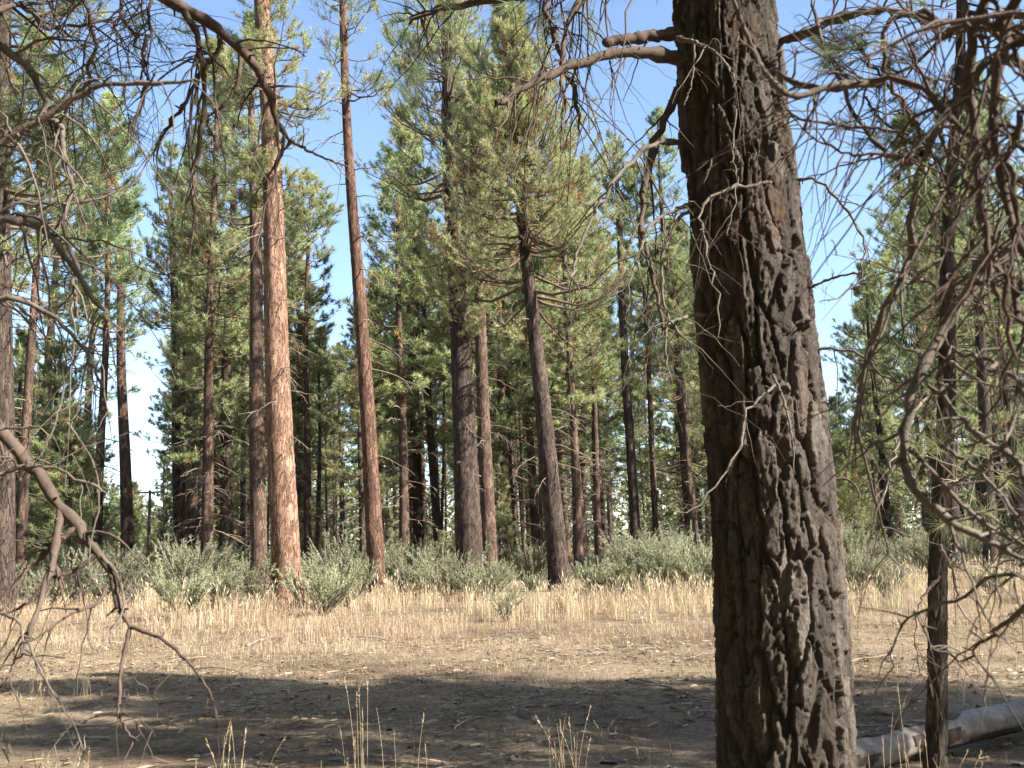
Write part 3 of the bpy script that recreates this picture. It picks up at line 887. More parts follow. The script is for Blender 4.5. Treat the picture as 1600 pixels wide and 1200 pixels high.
# ------------------------------------------------------------------ near bare boughs traced from the photograph
def bough(root, pts, w0, w1, rng, twigs=0, tl=(0.15, 0.5), mat='dead', hang=0.5, name='dead_branch', power=1.0, lead=None, K=26, tufts=0, tuft_len=0.16, jag=0.006, fork=0.4, tuft_tint=0.3):
    """pts: (px, py, distance); w0,w1: widths in pixels at both ends; lead: world point on the owner's stem to start from"""
    p3 = [P(*q) for q in pts]
    d0 = (p3[0] - EYE) @ _F; d1 = (p3[-1] - EYE) @ _F
    r0, r1 = w0 / FPX * d0 * 0.5, w1 / FPX * d1 * 0.5
    if lead is not None:
        p3 = [np.asarray(lead, float)] + p3
    p = resample(p3, K)
    L = np.linalg.norm(np.diff(p, axis=0), axis=1).sum()
    t = np.linspace(0, 1, K)
    kink = rng.normal(0, 1, (K, 3)) * (rng.uniform(0, 1, (K, 1)) < 0.35) * 1.3
    p[1:] += (rng.normal(0, 1, (K - 1, 3)) * 0.6 + kink[1:]) * jag * min(L, 1.5)
    r = r0 + (r1 - r0) * t ** power
    r = r * (1 + 0.10 * rng.normal(size=K))
    r = r * (1 + 0.35 * (rng.uniform(0, 1, K) < 0.15))
    r[-1] *= 0.4
    tw = []
    tips = []
    def grow(path, rad, n, lens, depth):
        kk = len(path)
        for _ in range(n):
            tb = rng.uniform(0.18, 0.97)
            i = min(int(tb * (kk - 1)), kk - 2)
            b = path[i] + (path[i + 1] - path[i]) * (tb * (kk - 1) - i)
            tn = nrm(path[i + 1] - path[i])
            side = nrm(np.cross(tn, nrm(rng.normal(size=3))))
            l = rng.uniform(*lens)
            dirn = nrm(tn * rng.uniform(0.2, 1.0) + side * 0.9)
            k2 = 9
            s = np.linspace(0, 1, k2)
            curl = nrm(rng.normal(size=3)) * rng.uniform(0.1, 0.5)
            q = b + l * (dirn * s[:, None] + curl * (s ** 2)[:, None])
            q[:, 2] -= l * hang * rng.uniform(0.3, 1.4) * s ** 1.8
            q[1:] += rng.normal(0, 0.012 * l, (k2 - 1, 3))
            ra = min(rad[i] * 0.55, 0.0075) * rng.uniform(0.6, 1.1)
            ra = max(ra, 0.0018)
            tw.append((q, ra * (1 - 0.72 * s)))
            tips.append((q[-1], nrm(q[-1] - q[-2])))
            if depth and rng.uniform() < fork:
                grow(q, ra * (1 - 0.6 * s), rng.integers(1, 3), (l * 0.25, l * 0.6), depth - 1)
    if twigs:
        grow(p, r, twigs, tl, 1)
    org = np.array(root.location)
    for _ in range(int(L * 16)):                           # snapped spurs and knots
        i = rng.integers(1, K - 1)
        b0 = p[i] + (p[min(i + 1, K - 1)] - p[i]) * rng.uniform()
        dr = nrm(nrm(np.cross(p[i] - p[i - 1], rng.normal(size=3))) + nrm(p[i] - p[i - 1]) * 0.5)
        s = np.linspace(0, 1, 9)
        l = r[i] + rng.uniform(0.004, 0.03)
        tw.append((b0 + dr * l * s[:, None], max(min(r[i] * 0.4, 0.005), 0.0015) * (1 - 0.3 * s)))
    parts = [tubes(np.stack([p]), np.stack([r]), 9)]
    if tw:
        parts.append(batch_tubes(tw, 4))
    v, q = join(parts)
    o = obj(name, mesh_np(name, v - org, q, None, M[mat]), root)
    if tufts and tips:
        sel = [tips[i] for i in rng.choice(len(tips), min(tufts, len(tips)), replace=False)]
        pos = np.array([a for a, b in sel]); dr = np.array([b for a, b in sel])
        vv, tri, tt = needle_tris(pos - org, nrm(dr + np.array([0, 0, 0.25])), rng, 60, tuft_len, 0.0028, 0.75, np.clip(rng.normal(tuft_tint, 0.1, len(pos)), 0, 0.9), 0.05)
        tag(obj('needle_tufts', mesh_np('needle_tufts', vv, None, tri, M['needles'], False, {'tint': tt}), o), kind='stuff')
    return o

def D(pts, d0, d1=None):
    n = len(pts)
    d1 = d0 if d1 is None else d1
    return [(x, y, d0 + (d1 - d0) * i / (n - 1)) for i, (x, y) in enumerate(pts)]

rb = np.random.default_rng(31)
# boughs of the big trunk
bough(BIG, D([(1075, 95), (1000, 82), (930, 90), (870, 115), (810, 140), (770, 165)], 5.15, 4.7), 22, 7, rb, 14, (0.15, 0.5), 'dark_limb')
bough(BIG, D([(1075, 50), (1000, 59), (942, 65)], 5.15, 5.0), 21, 15, rb, 5, (0.1, 0.35), 'dark_limb', name='broken_branch')
bough(BIG, D([(1075, 120), (1050, 165), (1033, 205), (1013, 265), (1004, 330), (1010, 400), (1030, 470), (1035, 530)], 5.2, 5.0), 15, 4, rb, 16, (0.15, 0.45), 'dark_limb')
bough(BIG, D([(1085, 213), (1040, 222), (1000, 240), (957, 285), (925, 340), (903, 395), (895, 430), (912, 465)], 5.15, 4.6), 8.8, 2.4, rb, 14, (0.15, 0.5), 'bough')
bough(BIG, D([(1090, 315), (1050, 330), (1020, 350), (998, 395), (985, 445), (975, 500)], 5.1, 4.8), 6.4, 2.4, rb, 14, (0.15, 0.45), 'bough')
bough(BIG, D([(1095, 325), (1060, 340), (1040, 380), (1035, 440), (1045, 500), (1080, 540)], 5.1, 4.9), 7.2, 2.4, rb, 14, (0.12, 0.4), 'bough')
bough(BIG, D([(1110, 492), (1070, 496), (1045, 508), (1040, 550), (1050, 600)], 5.1, 4.8), 6.4, 1.6, rb, 8, (0.12, 0.4), 'bough')
bough(BIG, D([(1205, 285), (1175, 290), (1140, 295), (1105, 312), (1092, 345), (1108, 395), (1120, 450), (1120, 530)], 4.85, 4.5), 5.6, 2.0, rb, 10, (0.1, 0.35), 'bough')
bough(BIG, D([(1058, 60), (1085, 66), (1110, 78), (1135, 100), (1150, 135)], 4.95, 4.5), 8.0, 2.4, rb, 8, (0.1, 0.35), 'bough')
bough(BIG, D([(1085, 70), (1083, 110), (1078, 140), (1068, 165)], 4.7, 4.6), 3.2, 1.6, rb, 2, (0.05, 0.15), 'bough')
bough(BIG, D([(1212, 600), (1190, 620), (1165, 655), (1152, 705), (1120, 755), (1075, 800), (1045, 790)], 4.85, 4.4), 4.8, 1.6, rb, 7, (0.1, 0.3), 'bough')
bough(BIG, D([(1208, 585), (1222, 620), (1235, 670), (1242, 742)], 4.8, 4.6), 4.8, 1.6, rb, 3, (0.08, 0.25), 'bough')
bough(BIG, D([(1150, 170), (1145, 240), (1150, 300), (1135, 370)], 4.8, 4.6), 3.2, 1.6, rb, 5, (0.08, 0.25), 'bough')
bough(BIG, D([(1235, 275), (1280, 285), (1320, 325), (1350, 375), (1347, 430), (1310, 465), (1280, 470)], 5.1, 4.8), 4.8, 1.6, rb, 12, (0.12, 0.4), 'bough')
bough(BIG, D([(1245, 462), (1290, 438), (1330, 428), (1356, 428)], 5.1, 4.9), 4.8, 2.4, rb, 2, (0.08, 0.2), 'bough')
bough(BIG, D([(1260, 548), (1300, 545), (1345, 555), (1380, 590), (1395, 640)], 5.1, 4.9), 4.8, 1.6, rb, 8, (0.12, 0.4), 'bough')
bough(BIG, D([(1290, 752), (1320, 748), (1337, 760), (1345, 778)], 5.1, 5.0), 4.8, 1.6, rb, 3, (0.05, 0.1), 'bough')
bough(BIG, D([(1200, 75), (1250, 55), (1330, 22), (1400, 18), (1450, 30)], 5.1, 4.6), 16, 6, rb, 14, (0.15, 0.45), 'dark_limb')
# live bough overhead, hanging needles into the top of the picture
bough(BIG, D([(1110, -170), (1000, -90), (900, -35), (800, -5), (700, 10), (640, 30)], 5.2, 6.6), 26, 8, rb, 46, (0.25, 0.75), 'dark_limb', 0.35, 'live_branch', tufts=60, fork=0.9)
bough(BIG, D([(1100, -60), (1000, -40), (930, -20), (890, 30), (878, 100), (885, 180)], 5.2, 5.0), 14, 4, rb, 26, (0.25, 0.7), 'dark_limb', 0.8, 'dead_branch', fork=0.8)
bough(BIG, D([(1110, -110), (980, -70), (860, -10), (868, 60), (900, 150), (905, 210)], 5.2, 5.3), 14, 4, rb, 18, (0.25, 0.6), 'dark_limb', 0.9, 'dead_branch', fork=0.8)

# pine outside the left edge that owns the bare boughs
def side_pine(loc, r0, H, zc, label, seed, R=2.2):
    rg = np.random.default_rng(seed)
    ax0 = trunk_axis(np.zeros(3), (0.0, 0.0), H, r0, (r0 * 0.5, H * 0.6), rg, 0.002)
    root = empty('pine_tree', loc, label, 'pine tree')
    obj('trunk', trunk_mesh('trunk', ax0, -0.25, H, 160, 40, M['near_bark'], (seed, 11, 0.25, 0.02)), root)
    w, (v, tri, tt) = crown(rg, ax0, H, zc, R, 70, 8, 5, 9, 0.2, 0.02, tintm=0.3)
    tag(obj('branches', mesh_np('branches', w[0], w[1], None, M['limb']), root), kind='stuff')
    tag(obj('foliage', mesh_np('foliage', v, None, tri, M['needles'], False, {'tint': tt}), root), kind='stuff')
    return root
lx, ly = -1.98, 2.8
LEFT = side_pine((lx, ly, float(gz(lx, ly))), 0.19, 12, 4.6, 'near pine whose bare drooping boughs hang over the clearing', 61)
def ll(z): return (lx, ly, z)
rl = np.random.default_rng(41)
bough(LEFT, D([(-60, 630), (0, 672), (55, 738), (95, 790), (148, 856), (180, 915), (203, 982)], 2.75, 2.6), 24.6, 8.8, rl, 3, (0.1, 0.3), 'dark_limb', lead=ll(2.15), jag=0.004)
bough(LEFT, D([(203, 980), (190, 1040), (187, 1090), (186, 1120), (205, 1150), (216, 1158)], 2.6, 2.5), 6.6, 2.0, rl, 5, (0.06, 0.2), 'dark_limb', name='dead_twig', jag=0.004)
bough(LEFT, D([(203, 980), (248, 996), (290, 1030), (318, 1065), (336, 1098)], 2.6, 2.45), 6.6, 2.0, rl, 5, (0.05, 0.18), 'dark_limb', name='dead_twig', jag=0.004)
bough(LEFT, D([(168, 915), (150, 945), (110, 960), (75, 985), (45, 1005)], 2.62, 2.5), 6.6, 2.4, rl, 5, (0.05, 0.2), 'dark_limb', name='dead_twig')
bough(LEFT, D([(97, 792), (85, 850), (70, 920), (45, 995), (15, 1050), (-15, 1075)], 2.68, 2.4), 12.3, 4.0, rl, 8, (0.06, 0.25), 'dark_limb', name='dead_twig')
bough(LEFT, D([(118, 826), (80, 855), (45, 885), (20, 915), (5, 935)], 2.66, 2.6), 9.8, 4.0, rl, 6, (0.06, 0.2), 'dark_limb', name='dead_twig')
bough(LEFT, D([(150, 868), (110, 895), (78, 905), (30, 950), (-10, 960)], 2.64, 2.6), 7.4, 3.2, rl, 6, (0.06, 0.2), 'dark_limb', name='dead_twig')
bough(LEFT, D([(155, 868), (182, 895), (192, 930), (190, 960), (172, 985), (175, 1015)], 2.64, 2.55), 4.9, 2.4, rl, 3, (0.05, 0.15), 'bough', name='dead_twig')
bough(LEFT, D([(88, 885), (98, 930), (104, 960)], 2.62, 2.6), 5.7, 1.6, rl, 2, (0.05, 0.1), 'dark_limb', name='dead_twig')
bough(LEFT, D([(-60, 320), (0, 343), (50, 348), (80, 365), (110, 415), (145, 465), (165, 500), (172, 510)], 2.8, 2.9), 16.4, 4.8, rl, 16, (0.1, 0.4), 'bough', lead=ll(2.75))
bough(LEFT, D([(-60, 450), (0, 462), (50, 474), (95, 500), (125, 540), (148, 580), (165, 612)], 2.8, 2.8), 12.3, 3.2, rl, 14, (0.1, 0.4), 'bough', lead=ll(2.5))
bough(LEFT, D([(-60, 255), (0, 222), (60, 190), (115, 152), (175, 131), (250, 130), (322, 131)], 2.6, 2.5), 16.4, 4.0, rl, 14, (0.1, 0.35), 'bough', 0.9, lead=ll(2.7), jag=0.003)
bough(LEFT, D([(-50, 45), (0, 72), (45, 108), (70, 160), (92, 200), (102, 280), (108, 360), (118, 450), (120, 500)], 3.0, 3.2), 14.8, 4.8, rl, 22, (0.12, 0.45), 'bough', 0.7, lead=ll(3.4))
bough(LEFT, D([(-60, 760), (0, 742), (45, 730), (90, 733), (140, 755), (172, 775)], 2.5, 2.45), 9.8, 2.4, rl, 4, (0.06, 0.2), 'bough', lead=ll(1.75), jag=0.003)
bough(LEFT, D([(-60, 672), (0, 670), (45, 668), (90, 662), (122, 654)], 2.6, 2.55), 5.7, 2.4, rl, 3, (0.05, 0.15), 'bough', lead=ll(2.0), jag=0.003)
bough(LEFT, D([(105, 660), (130, 695), (150, 735), (154, 790), (140, 860), (145, 905), (175, 928)], 2.55, 2.5), 3.3, 1.6, rl, 0, mat='bough', name='dead_twig', jag=0.002)
bough(LEFT, D([(-40, 940), (0, 957), (30, 972), (45, 1010), (70, 1060), (105, 1120), (137, 1180)], 2.3, 2.1), 5.7, 2.0, rl, 4, (0.06, 0.2), 'bough', lead=ll(1.45), jag=0.003)
bough(LEFT, D([(-50, 1110), (0, 1160), (25, 1180)], 2.2, 2.1), 3.3, 1.6, rl, 0, mat='bough', name='dead_twig', lead=ll(1.2))
bough(LEFT, D([(95, 560), (100, 600), (90, 650), (70, 700), (60, 715)], 2.8, 2.7), 3.3, 1.6, rl, 3, (0.05, 0.15), 'bough', name='dead_twig')
# dark limb curving in from the top
bough(LEFT, D([(120, -130), (190, -50), (262, 0), (330, 38), (388, 92), (412, 130), (432, 190), (455, 222)], 3.4, 3.8), 27.9, 6.4, rl, 10, (0.2, 0.5), 'dark_limb', 0.6, lead=ll(4.3), jag=0.003)
bough(LEFT, D([(288, 18), (308, 55), (318, 100), (318, 170), (308, 260), (300, 330), (296, 410)], 3.5, 3.6), 11.5, 3.2, rl, 16, (0.15, 0.4), 'dark_limb', 0.8, name='dead_twig')
bough(LEFT, D([(345, 50), (340, 80), (318, 110), (285, 165), (262, 200), (235, 250)], 3.6, 3.8), 9.8, 3.2, rl, 12, (0.15, 0.4), 'dark_limb', 0.8, name='dead_twig')
bough(LEFT, D([(375, 75), (372, 120), (350, 165), (325, 185), (335, 220)], 3.7, 3.8), 6.6, 2.4, rl, 8, (0.12, 0.3), 'dark_limb', 0.6, name='dead_twig')
bough(LEFT, D([(410, 120), (395, 140), (378, 165), (370, 200)], 3.7, 3.8), 4.9, 1.6, rl, 5, (0.1, 0.3), 'dark_limb', 0.6, name='dead_twig')
bough(LEFT, D([(452, 218), (480, 235), (520, 252), (545, 260)], 3.8, 3.8), 5.7, 1.6, rl, 5, (0.1, 0.3), 'bough', 0.4, name='dead_twig')
bough(LEFT, D([(455, 220), (425, 265), (408, 290), (380, 330)], 3.8, 3.8), 4.9, 1.6, rl, 6, (0.1, 0.3), 'dark_limb', 0.5, name='dead_twig')
bough(LEFT, D([(150, -110), (185, -10), (205, 50), (220, 95), (222, 160), (205, 230)], 3.4, 3.4), 7.4, 2.4, rl, 14, (0.15, 0.4), 'dark_limb', 0.8, lead=ll(4.3))
bough(LEFT, D([(150, -120), (230, -30), (232, 40), (222, 90), (220, 160), (190, 240)], 3.4, 3.3), 7.4, 2.4, rl, 12, (0.15, 0.4), 'dark_limb', 0.8, lead=ll(4.25))
bough(LEFT, D([(-30, -90), (60, -60), (130, 0), (145, 60), (140, 120), (100, 180), (95, 240)], 3.2, 3.6), 9.8, 3.2, rl, 30, (0.15, 0.5), 'dark_limb', 0.5, lead=ll(4.0), name='live_branch', tufts=16, fork=0.8)
bough(LEFT, D([(-40, 0), (30, 10), (90, 45), (170, 30), (190, 70)], 3.2, 3.8), 9.8, 3.2, rl, 30, (0.15, 0.5), 'dark_limb', 0.3, lead=ll(3.8), name='live_branch', tufts=18, fork=0.8)

# pine outside the right edge whose boughs tangle close to the camera
rx, ry = 1.22, 1.8
RIGHT = side_pine((rx, ry, float(gz(rx, ry))), 0.10, 9, 5.0, 'near pine whose crooked grey boughs tangle beside the big trunk', 62, 1.8)
def rr(z): return (rx, ry, z)
rt = np.random.default_rng(51)
bough(RIGHT, D([(1640, 330), (1580, 385), (1530, 440), (1480, 510), (1440, 575), (1422, 640), (1412, 715), (1432, 768), (1480, 812), (1540, 845), (1610, 880)], 1.7, 1.55), 23.2, 9.0, rt, 12, (0.05, 0.2), 'bough', lead=rr(2.2), K=44, jag=0.002)
bough(RIGHT, D([(1420, 700), (1455, 735), (1500, 785), (1550, 825), (1620, 862)], 1.6, 1.6), 7.0, 7.8, rt, 4, (0.05, 0.15), 'bough', name='forked_branch', jag=0.002)
bough(RIGHT, D([(1650, 760), (1590, 720), (1540, 690), (1490, 640), (1445, 590)], 1.5, 1.6), 13.9, 6.7, rt, 10, (0.05, 0.2), 'bough', lead=rr(1.75), jag=0.003)
bough(RIGHT, D([(1650, 880), (1600, 825), (1560, 770), (1510, 720), (1460, 690)], 1.5, 1.7), 11.6, 3.9, rt, 12, (0.05, 0.2), 'bough', lead=rr(1.6), jag=0.003)
bough(RIGHT, D([(1650, 940), (1600, 905), (1550, 900), (1500, 935), (1440, 955), (1402, 985), (1388, 1040), (1368, 1088)], 1.5, 1.9), 9.3, 1.7, rt, 8, (0.06, 0.25), 'bough', lead=rr(1.45), jag=0.003)
bough(RIGHT, D([(1650, 930), (1590, 960), (1540, 1000), (1500, 1035)], 1.4, 1.7), 12.8, 3.4, rt, 6, (0.06, 0.2), 'dark_limb', lead=rr(1.5), jag=0.003)
bough(RIGHT, D([(1428, 955), (1445, 985), (1460, 1015), (1500, 1022), (1540, 1045), (1572, 1088)], 1.8, 1.8), 2.9, 1.1, rt, 3, (0.05, 0.15), 'bough', name='dead_twig', jag=0.002)
bough(RIGHT, D([(1640, -60), (1560, -30), (1525, 40), (1518, 150), (1530, 280), (1540, 400), (1560, 470)], 1.3, 1.4), 18.6, 9.0, rt, 16, (0.08, 0.25), 'dark_limb', lead=rr(2.6), jag=0.003)
bough(RIGHT, D([(1650, -40), (1580, 10), (1556, 100), (1560, 220), (1575, 330), (1620, 450)], 1.25, 1.3), 19.7, 10.1, rt, 16, (0.08, 0.25), 'dark_limb', lead=rr(2.6), jag=0.003)
bough(RIGHT, D([(1650, 130), (1560, 90), (1500, 150), (1450, 230), (1432, 300), (1420, 420), (1385, 470), (1362, 545), (1344, 600), (1340, 655), (1352, 725), (1372, 800), (1388, 860), (1404, 888)], 1.4, 2.4), 17.4, 2.2, rt, 20, (0.08, 0.3), 'bough', lead=rr(2.4), K=48, jag=0.002)
bough(RIGHT, D([(1440, 240), (1400, 250), (1370, 225), (1335, 180), (1310, 120), (1285, 60), (1268, -10)], 1.7, 2.2), 10.5, 5.0, rt, 16, (0.08, 0.3), 'dark_limb', name='forked_branch', jag=0.004)
bough(RIGHT, D([(1650, 60), (1560, 60), (1480, 30), (1400, 25), (1380, 70), (1385, 120), (1420, 170), (1450, 240)], 1.5, 1.7), 12.8, 4.5, rt, 18, (0.08, 0.3), 'dark_limb', lead=rr(2.6), jag=0.003)
bough(RIGHT, D([(1650, 300), (1560, 250), (1490, 190), (1430, 130), (1350, 128), (1280, 140), (1215, 115)], 1.4, 1.7), 13.9, 6.7, rt, 22, (0.08, 0.3), 'dark_limb', lead=rr(2.3), jag=0.004)
bough(RIGHT, D([(1380, 130), (1300, 135), (1240, 150), (1200, 120), (1170, 60), (1150, 10), (1135, -40)], 1.6, 1.5), 10.5, 5.6, rt, 10, (0.06, 0.2), 'bough', name='forked_branch', jag=0.003)
bough(RIGHT, D([(1420, 210), (1360, 200), (1300, 195), (1240, 180), (1215, 140)], 1.7, 1.8), 5.8, 2.8, rt, 14, (0.06, 0.25), 'dark_limb', name='forked_branch', jag=0.004)
bough(RIGHT, D([(1425, 250), (1380, 240), (1330, 240), (1270, 215), (1230, 170)], 1.75, 1.8), 5.8, 2.8, rt, 14, (0.06, 0.25), 'bough', name='forked_branch', jag=0.004)
bough(RIGHT, D([(1650, 420), (1600, 440), (1560, 430), (1500, 460), (1450, 440), (1410, 440)], 1.4, 1.8), 15.1, 3.4, rt, 16, (0.08, 0.25), 'dark_limb', lead=rr(2.15), jag=0.004)
bough(RIGHT, D([(1650, 560), (1600, 500), (1560, 420), (1540, 340), (1500, 260), (1450, 170)], 1.35, 1.7), 15.1, 4.5, rt, 20, (0.08, 0.3), 'dark_limb', lead=rr(2.05), jag=0.004)
bough(RIGHT, D([(1650, 640), (1590, 590), (1540, 560), (1490, 555), (1460, 600), (1440, 660)], 1.4, 1.8), 11.6, 2.8, rt, 18, (0.08, 0.3), 'bough', lead=rr(1.95), jag=0.004)
bough(RIGHT, D([(1650, 200), (1600, 170), (1585, 260), (1590, 360), (1570, 470), (1590, 560)], 1.2, 1.3), 13.9, 5.6, rt, 18, (0.08, 0.25), 'dark_limb', lead=rr(2.4), jag=0.004)
bough(RIGHT, D([(1650, 10), (1600, 60), (1540, 20), (1480, 60), (1440, 10)], 1.2, 1.5), 16.3, 6.7, rt, 20, (0.1, 0.3), 'dark_limb', lead=rr(2.6), name='live_branch', tufts=5, fork=0.8, tuft_len=0.10)

# slender pine stem in front of the fallen log
def slender():
    d = 6.1
    pts = [(1459, 1200, 34), (1464, 1050, 29), (1468, 900, 28), (1472, 750, 27), (1476, 600, 26), (1481, 450, 22), (1490, 250, 17), (1500, 0, 13)]
    zs, xs, rs = [], [], []
    for px, py, w in pts:
        p = P(px, py, d); zs.append(p[2]); xs.append(p[0]); rs.append(w / FPX * ((p - EYE) @ _F) * 0.5)
    zs = np.array([-0.3] + zs + [8.5]); xs = np.array([xs[0]] + xs + [xs[-1] + 0.1]); rs = np.array([rs[0] * 1.2] + rs + [0.015])
    x0 = float(np.interp(0, zs, xs)); g = float(gz(x0, d))
    def ax(z):
        z = np.asarray(z, float)
        return np.stack([np.interp(z, zs, xs) - x0 + 0.012 * np.sin(z * 3.1), 0.01 * np.sin(z * 2.3), z - g], -1), np.interp(z, zs, rs)
    root = empty('pine_tree', (x0, d, g), 'slender flaky barked pine stem in front of the fallen log', 'pine tree')
    obj('trunk', trunk_mesh('trunk', ax, -0.25, 8.5, 520, 72, M['near_bark'], (33, 7, 0.16, 0.012)), root)
    rg = np.random.default_rng(71)
    w, (v, tri, tt) = crown(rg, ax, 8.5, 4.7, 1.6, 34, 7, 4, 24, 0.16, 0.006, tintm=0.2)
    tag(obj('branches', mesh_np('branches', w[0], w[1], None, M['limb']), root), kind='stuff')
    tag(obj('foliage', mesh_np('foliage', v, None, tri, M['needles'], False, {'tint': tt}), root), kind='stuff')
    bough(root, D([(1472, 760), (1510, 745), (1550, 735), (1590, 745)], 6.0, 5.2), 6, 3, rg, 10, (0.15, 0.35), 'dead', 0.0, 'live_branch', tufts=10, tuft_len=0.17, tuft_tint=0.6)
    bough(root, D([(1480, 600), (1430, 640), (1400, 700), (1380, 790)], 6.0, 5.4), 5, 2, rg, 8, (0.1, 0.3), 'dead')
    bough(root, D([(1470, 850), (1490, 900), (1500, 950), (1530, 985)], 6.0, 5.7), 5, 2, rg, 8, (0.1, 0.3), 'dead')
    bough(root, D([(1468, 900), (1440, 940), (1430, 1000), (1440, 1060)], 6.0, 5.7), 5, 2, rg, 8, (0.1, 0.3), 'dead')
    bough(root, D([(1478, 560), (1540, 600), (1600, 610)], 6.0, 5.7), 6, 3, rg, 10, (0.1, 0.35), 'dead')
    bough(root, D([(1488, 300), (1430, 190), (1370, 110), (1330, 60)], 6.1, 6.8), 7, 3, rg, 26, (0.12, 0.35), 'dark_limb', 0.1, 'live_branch', tufts=28, tuft_tint=0.12)
    bough(root, D([(1488, 330), (1440, 240), (1380, 190), (1350, 150)], 6.1, 6.9), 6, 3, rg, 22, (0.12, 0.3), 'dark_limb', 0.1, 'live_branch', tufts=24, tuft_tint=0.12)
slender()

# ------------------------------------------------------------------ fallen logs
def log(label, a, b, ra, rb_, seed, stubs=3):
    rg = np.random.default_rng(seed)
    a, b = np.asarray(a, float), np.asarray(b, float)
    root = empty('fallen_log', (a + b) / 2 - [0, 0, ra], label, 'log', 'fallen logs')
    n, ns = 120, 32
    L = np.linalg.norm(b - a)
    e1 = (b - a) / L; e2 = nrm(np.cross(e1, [0, 0, 1.0])); e3 = np.cross(e2, e1)
    t = np.linspace(0, 1, n)
    th = np.arange(ns) / ns * 2 * math.pi
    T, TH = np.meshgrid(t, th, indexing='ij')
    org = np.array(root.location)
    def shell(extra, mask=None):
        r = ra + (rb_ - ra) * T + 0.012 * fbm3(np.cos(TH) * 1.3, np.sin(TH) * 1.3, T * L * 2.5, seed, 3) + 0.008 * noise3(np.cos(TH) * 6, np.sin(TH) * 6, T * L * 3, seed + 1) + extra
        c = a + (b - a) * T[..., None] + e3 * (0.03 * np.sin(T * L * 1.1 + seed))[..., None]
        return c + r[..., None] * (e2 * np.cos(TH)[..., None] + e3 * np.sin(TH)[..., None]) - org
    i = np.arange(n - 1)[:, None] * ns + np.arange(ns)[None, :]
    j = np.arange(n - 1)[:, None] * ns + (np.arange(ns)[None, :] + 1) % ns
    q = np.stack([i, j, j + ns, i + ns], -1)
    V = shell(0).reshape(-1, 3)
    V = np.vstack([V, V[:ns].mean(0), V[-ns:].mean(0)])
    s = np.arange(ns); cap = np.concatenate([np.stack([s, s * 0 + n * ns, (s + 1) % ns], -1), np.stack([(n - 1) * ns + s, (n - 1) * ns + (s + 1) % ns, s * 0 + n * ns + 1], -1)])
    obj('bare_wood', mesh_np('bare_wood', V, q.reshape(-1, 4), cap, M['log']), root)
    # patches of bark still clinging on
    f = fbm3(np.cos(TH) * 1.1, np.sin(TH) * 1.1, T * L * 1.6, seed + 40, 3)
    keep = (f > 0.08) | (np.sin(TH) < -0.75)
    bv = shell(0.010 + 0.008 * fbm3(np.cos(TH) * 9, np.sin(TH) * 9, T * L * 9, seed + 8, 2)).reshape(-1, 3)
    obj('bark_patch', mesh_np('bark_patch', bv, q[keep[:-1]].reshape(-1, 4), None, M['logbark']), root)
    for k in range(stubs):
        tt = (k + 0.6) / stubs
        c = a + (b - a) * tt
        ang = rg.uniform(0.5, 2.6)
        dr = e2 * math.cos(ang) + e3 * math.sin(ang) + e1 * 0.4
        rad = ra + (rb_ - ra) * tt
        p = c + dr * rad * 0.7
        pts = resample([p, p + dr * rad * 0.5, p + dr * rad * rg.uniform(0.8, 1.2)], 7)
        v, qq = tubes(pts[None], np.array([[0.045, 0.04, 0.034, 0.03, 0.028, 0.022, 0.004]]), 9)
        obj('branch_stub', mesh_np('branch_stub', v - org, qq, None, M['logbark']), root)
    return root
la = ground_at(1290, 1218); lb = ground_at(1720, 1118)
log('pale weathered log lying behind the slender pine stem', la + [0, 0, 0.11], lb + [0, 0, 0.12], 0.112, 0.108, 81)
p1 = base_at(1540, 5.4)
log('dull grey log end lying in front of the pale weathered log', base_at(1570, 5.7) + [0, 0, 0.05], base_at(1850, 5.5) + [0, 0, 0.09], 0.10, 0.11, 82, 1)

# ------------------------------------------------------------------ sagebrush
def sage_proto(seed, h, w, dry=0.0):
    rg = np.random.default_rng(seed)
    items, tips, tdir = [], [], []
    for k in range(11):
        az = rg.uniform(0, 6.28); rad = w * rg.uniform(0.25, 0.8)
        s = np.linspace(0, 1, 7)
        tip = np.array([math.cos(az) * rad, math.sin(az) * rad, h * rg.uniform(0.5, 0.72)])
        p = tip * np.stack([s ** 0.8, s ** 0.8, s ** 1.1], -1) + rg.normal(0, 0.03, (7, 3)) * s[:, None]
        items.append((p, 0.022 * (1 - 0.8 * s) + 0.003))
        for j in range(13):
            i = rg.integers(2, 7)
            b = p[i]
            d = nrm(np.array([b[0], b[1], 0]) * 1.0 + rg.normal(0, 0.28, 3) + [0, 0, 0.75])
            l = h * rg.uniform(0.14, 0.58)
            q = b + d * l * s[:, None]; q[:, 2] += 0.12 * l * s ** 2
            items.append((q, 0.006 * (1 - 0.7 * s) + 0.0015))
            for m_ in range(16 if rg.uniform() > dry else 2):
                tb = rg.uniform(0.2, 1.0)
                tips.append(b + d * l * tb + [0, 0, 0.12 * l * tb ** 2]); tdir.append(d)
    wv, wq = batch_tubes(items, 3)
    tips, tdir = np.array(tips), np.array(tdir)
    tint = np.clip(rg.normal(0.5, 0.2, len(tips)), 0, 1)
    v, tri, tt = needle_tris(tips, tdir, rg, 6, 0.06, 0.014, 0.6, tint, 0.03)
    return [('stems', mesh_np('stems', wv, wq, None, M['sagewood'])), ('leaves', mesh_np('leaves', v, None, tri, M['sage'], False, {'tint': tt}))]
SAGE = [sage_proto(201, 1.15, 0.75), sage_proto(202, 0.95, 0.95), sage_proto(203, 1.35, 0.6), sage_proto(204, 0.75, 0.7), sage_proto(205, 1.1, 0.9, 0.55), sage_proto(206, 1.2, 0.8, 0.25)]
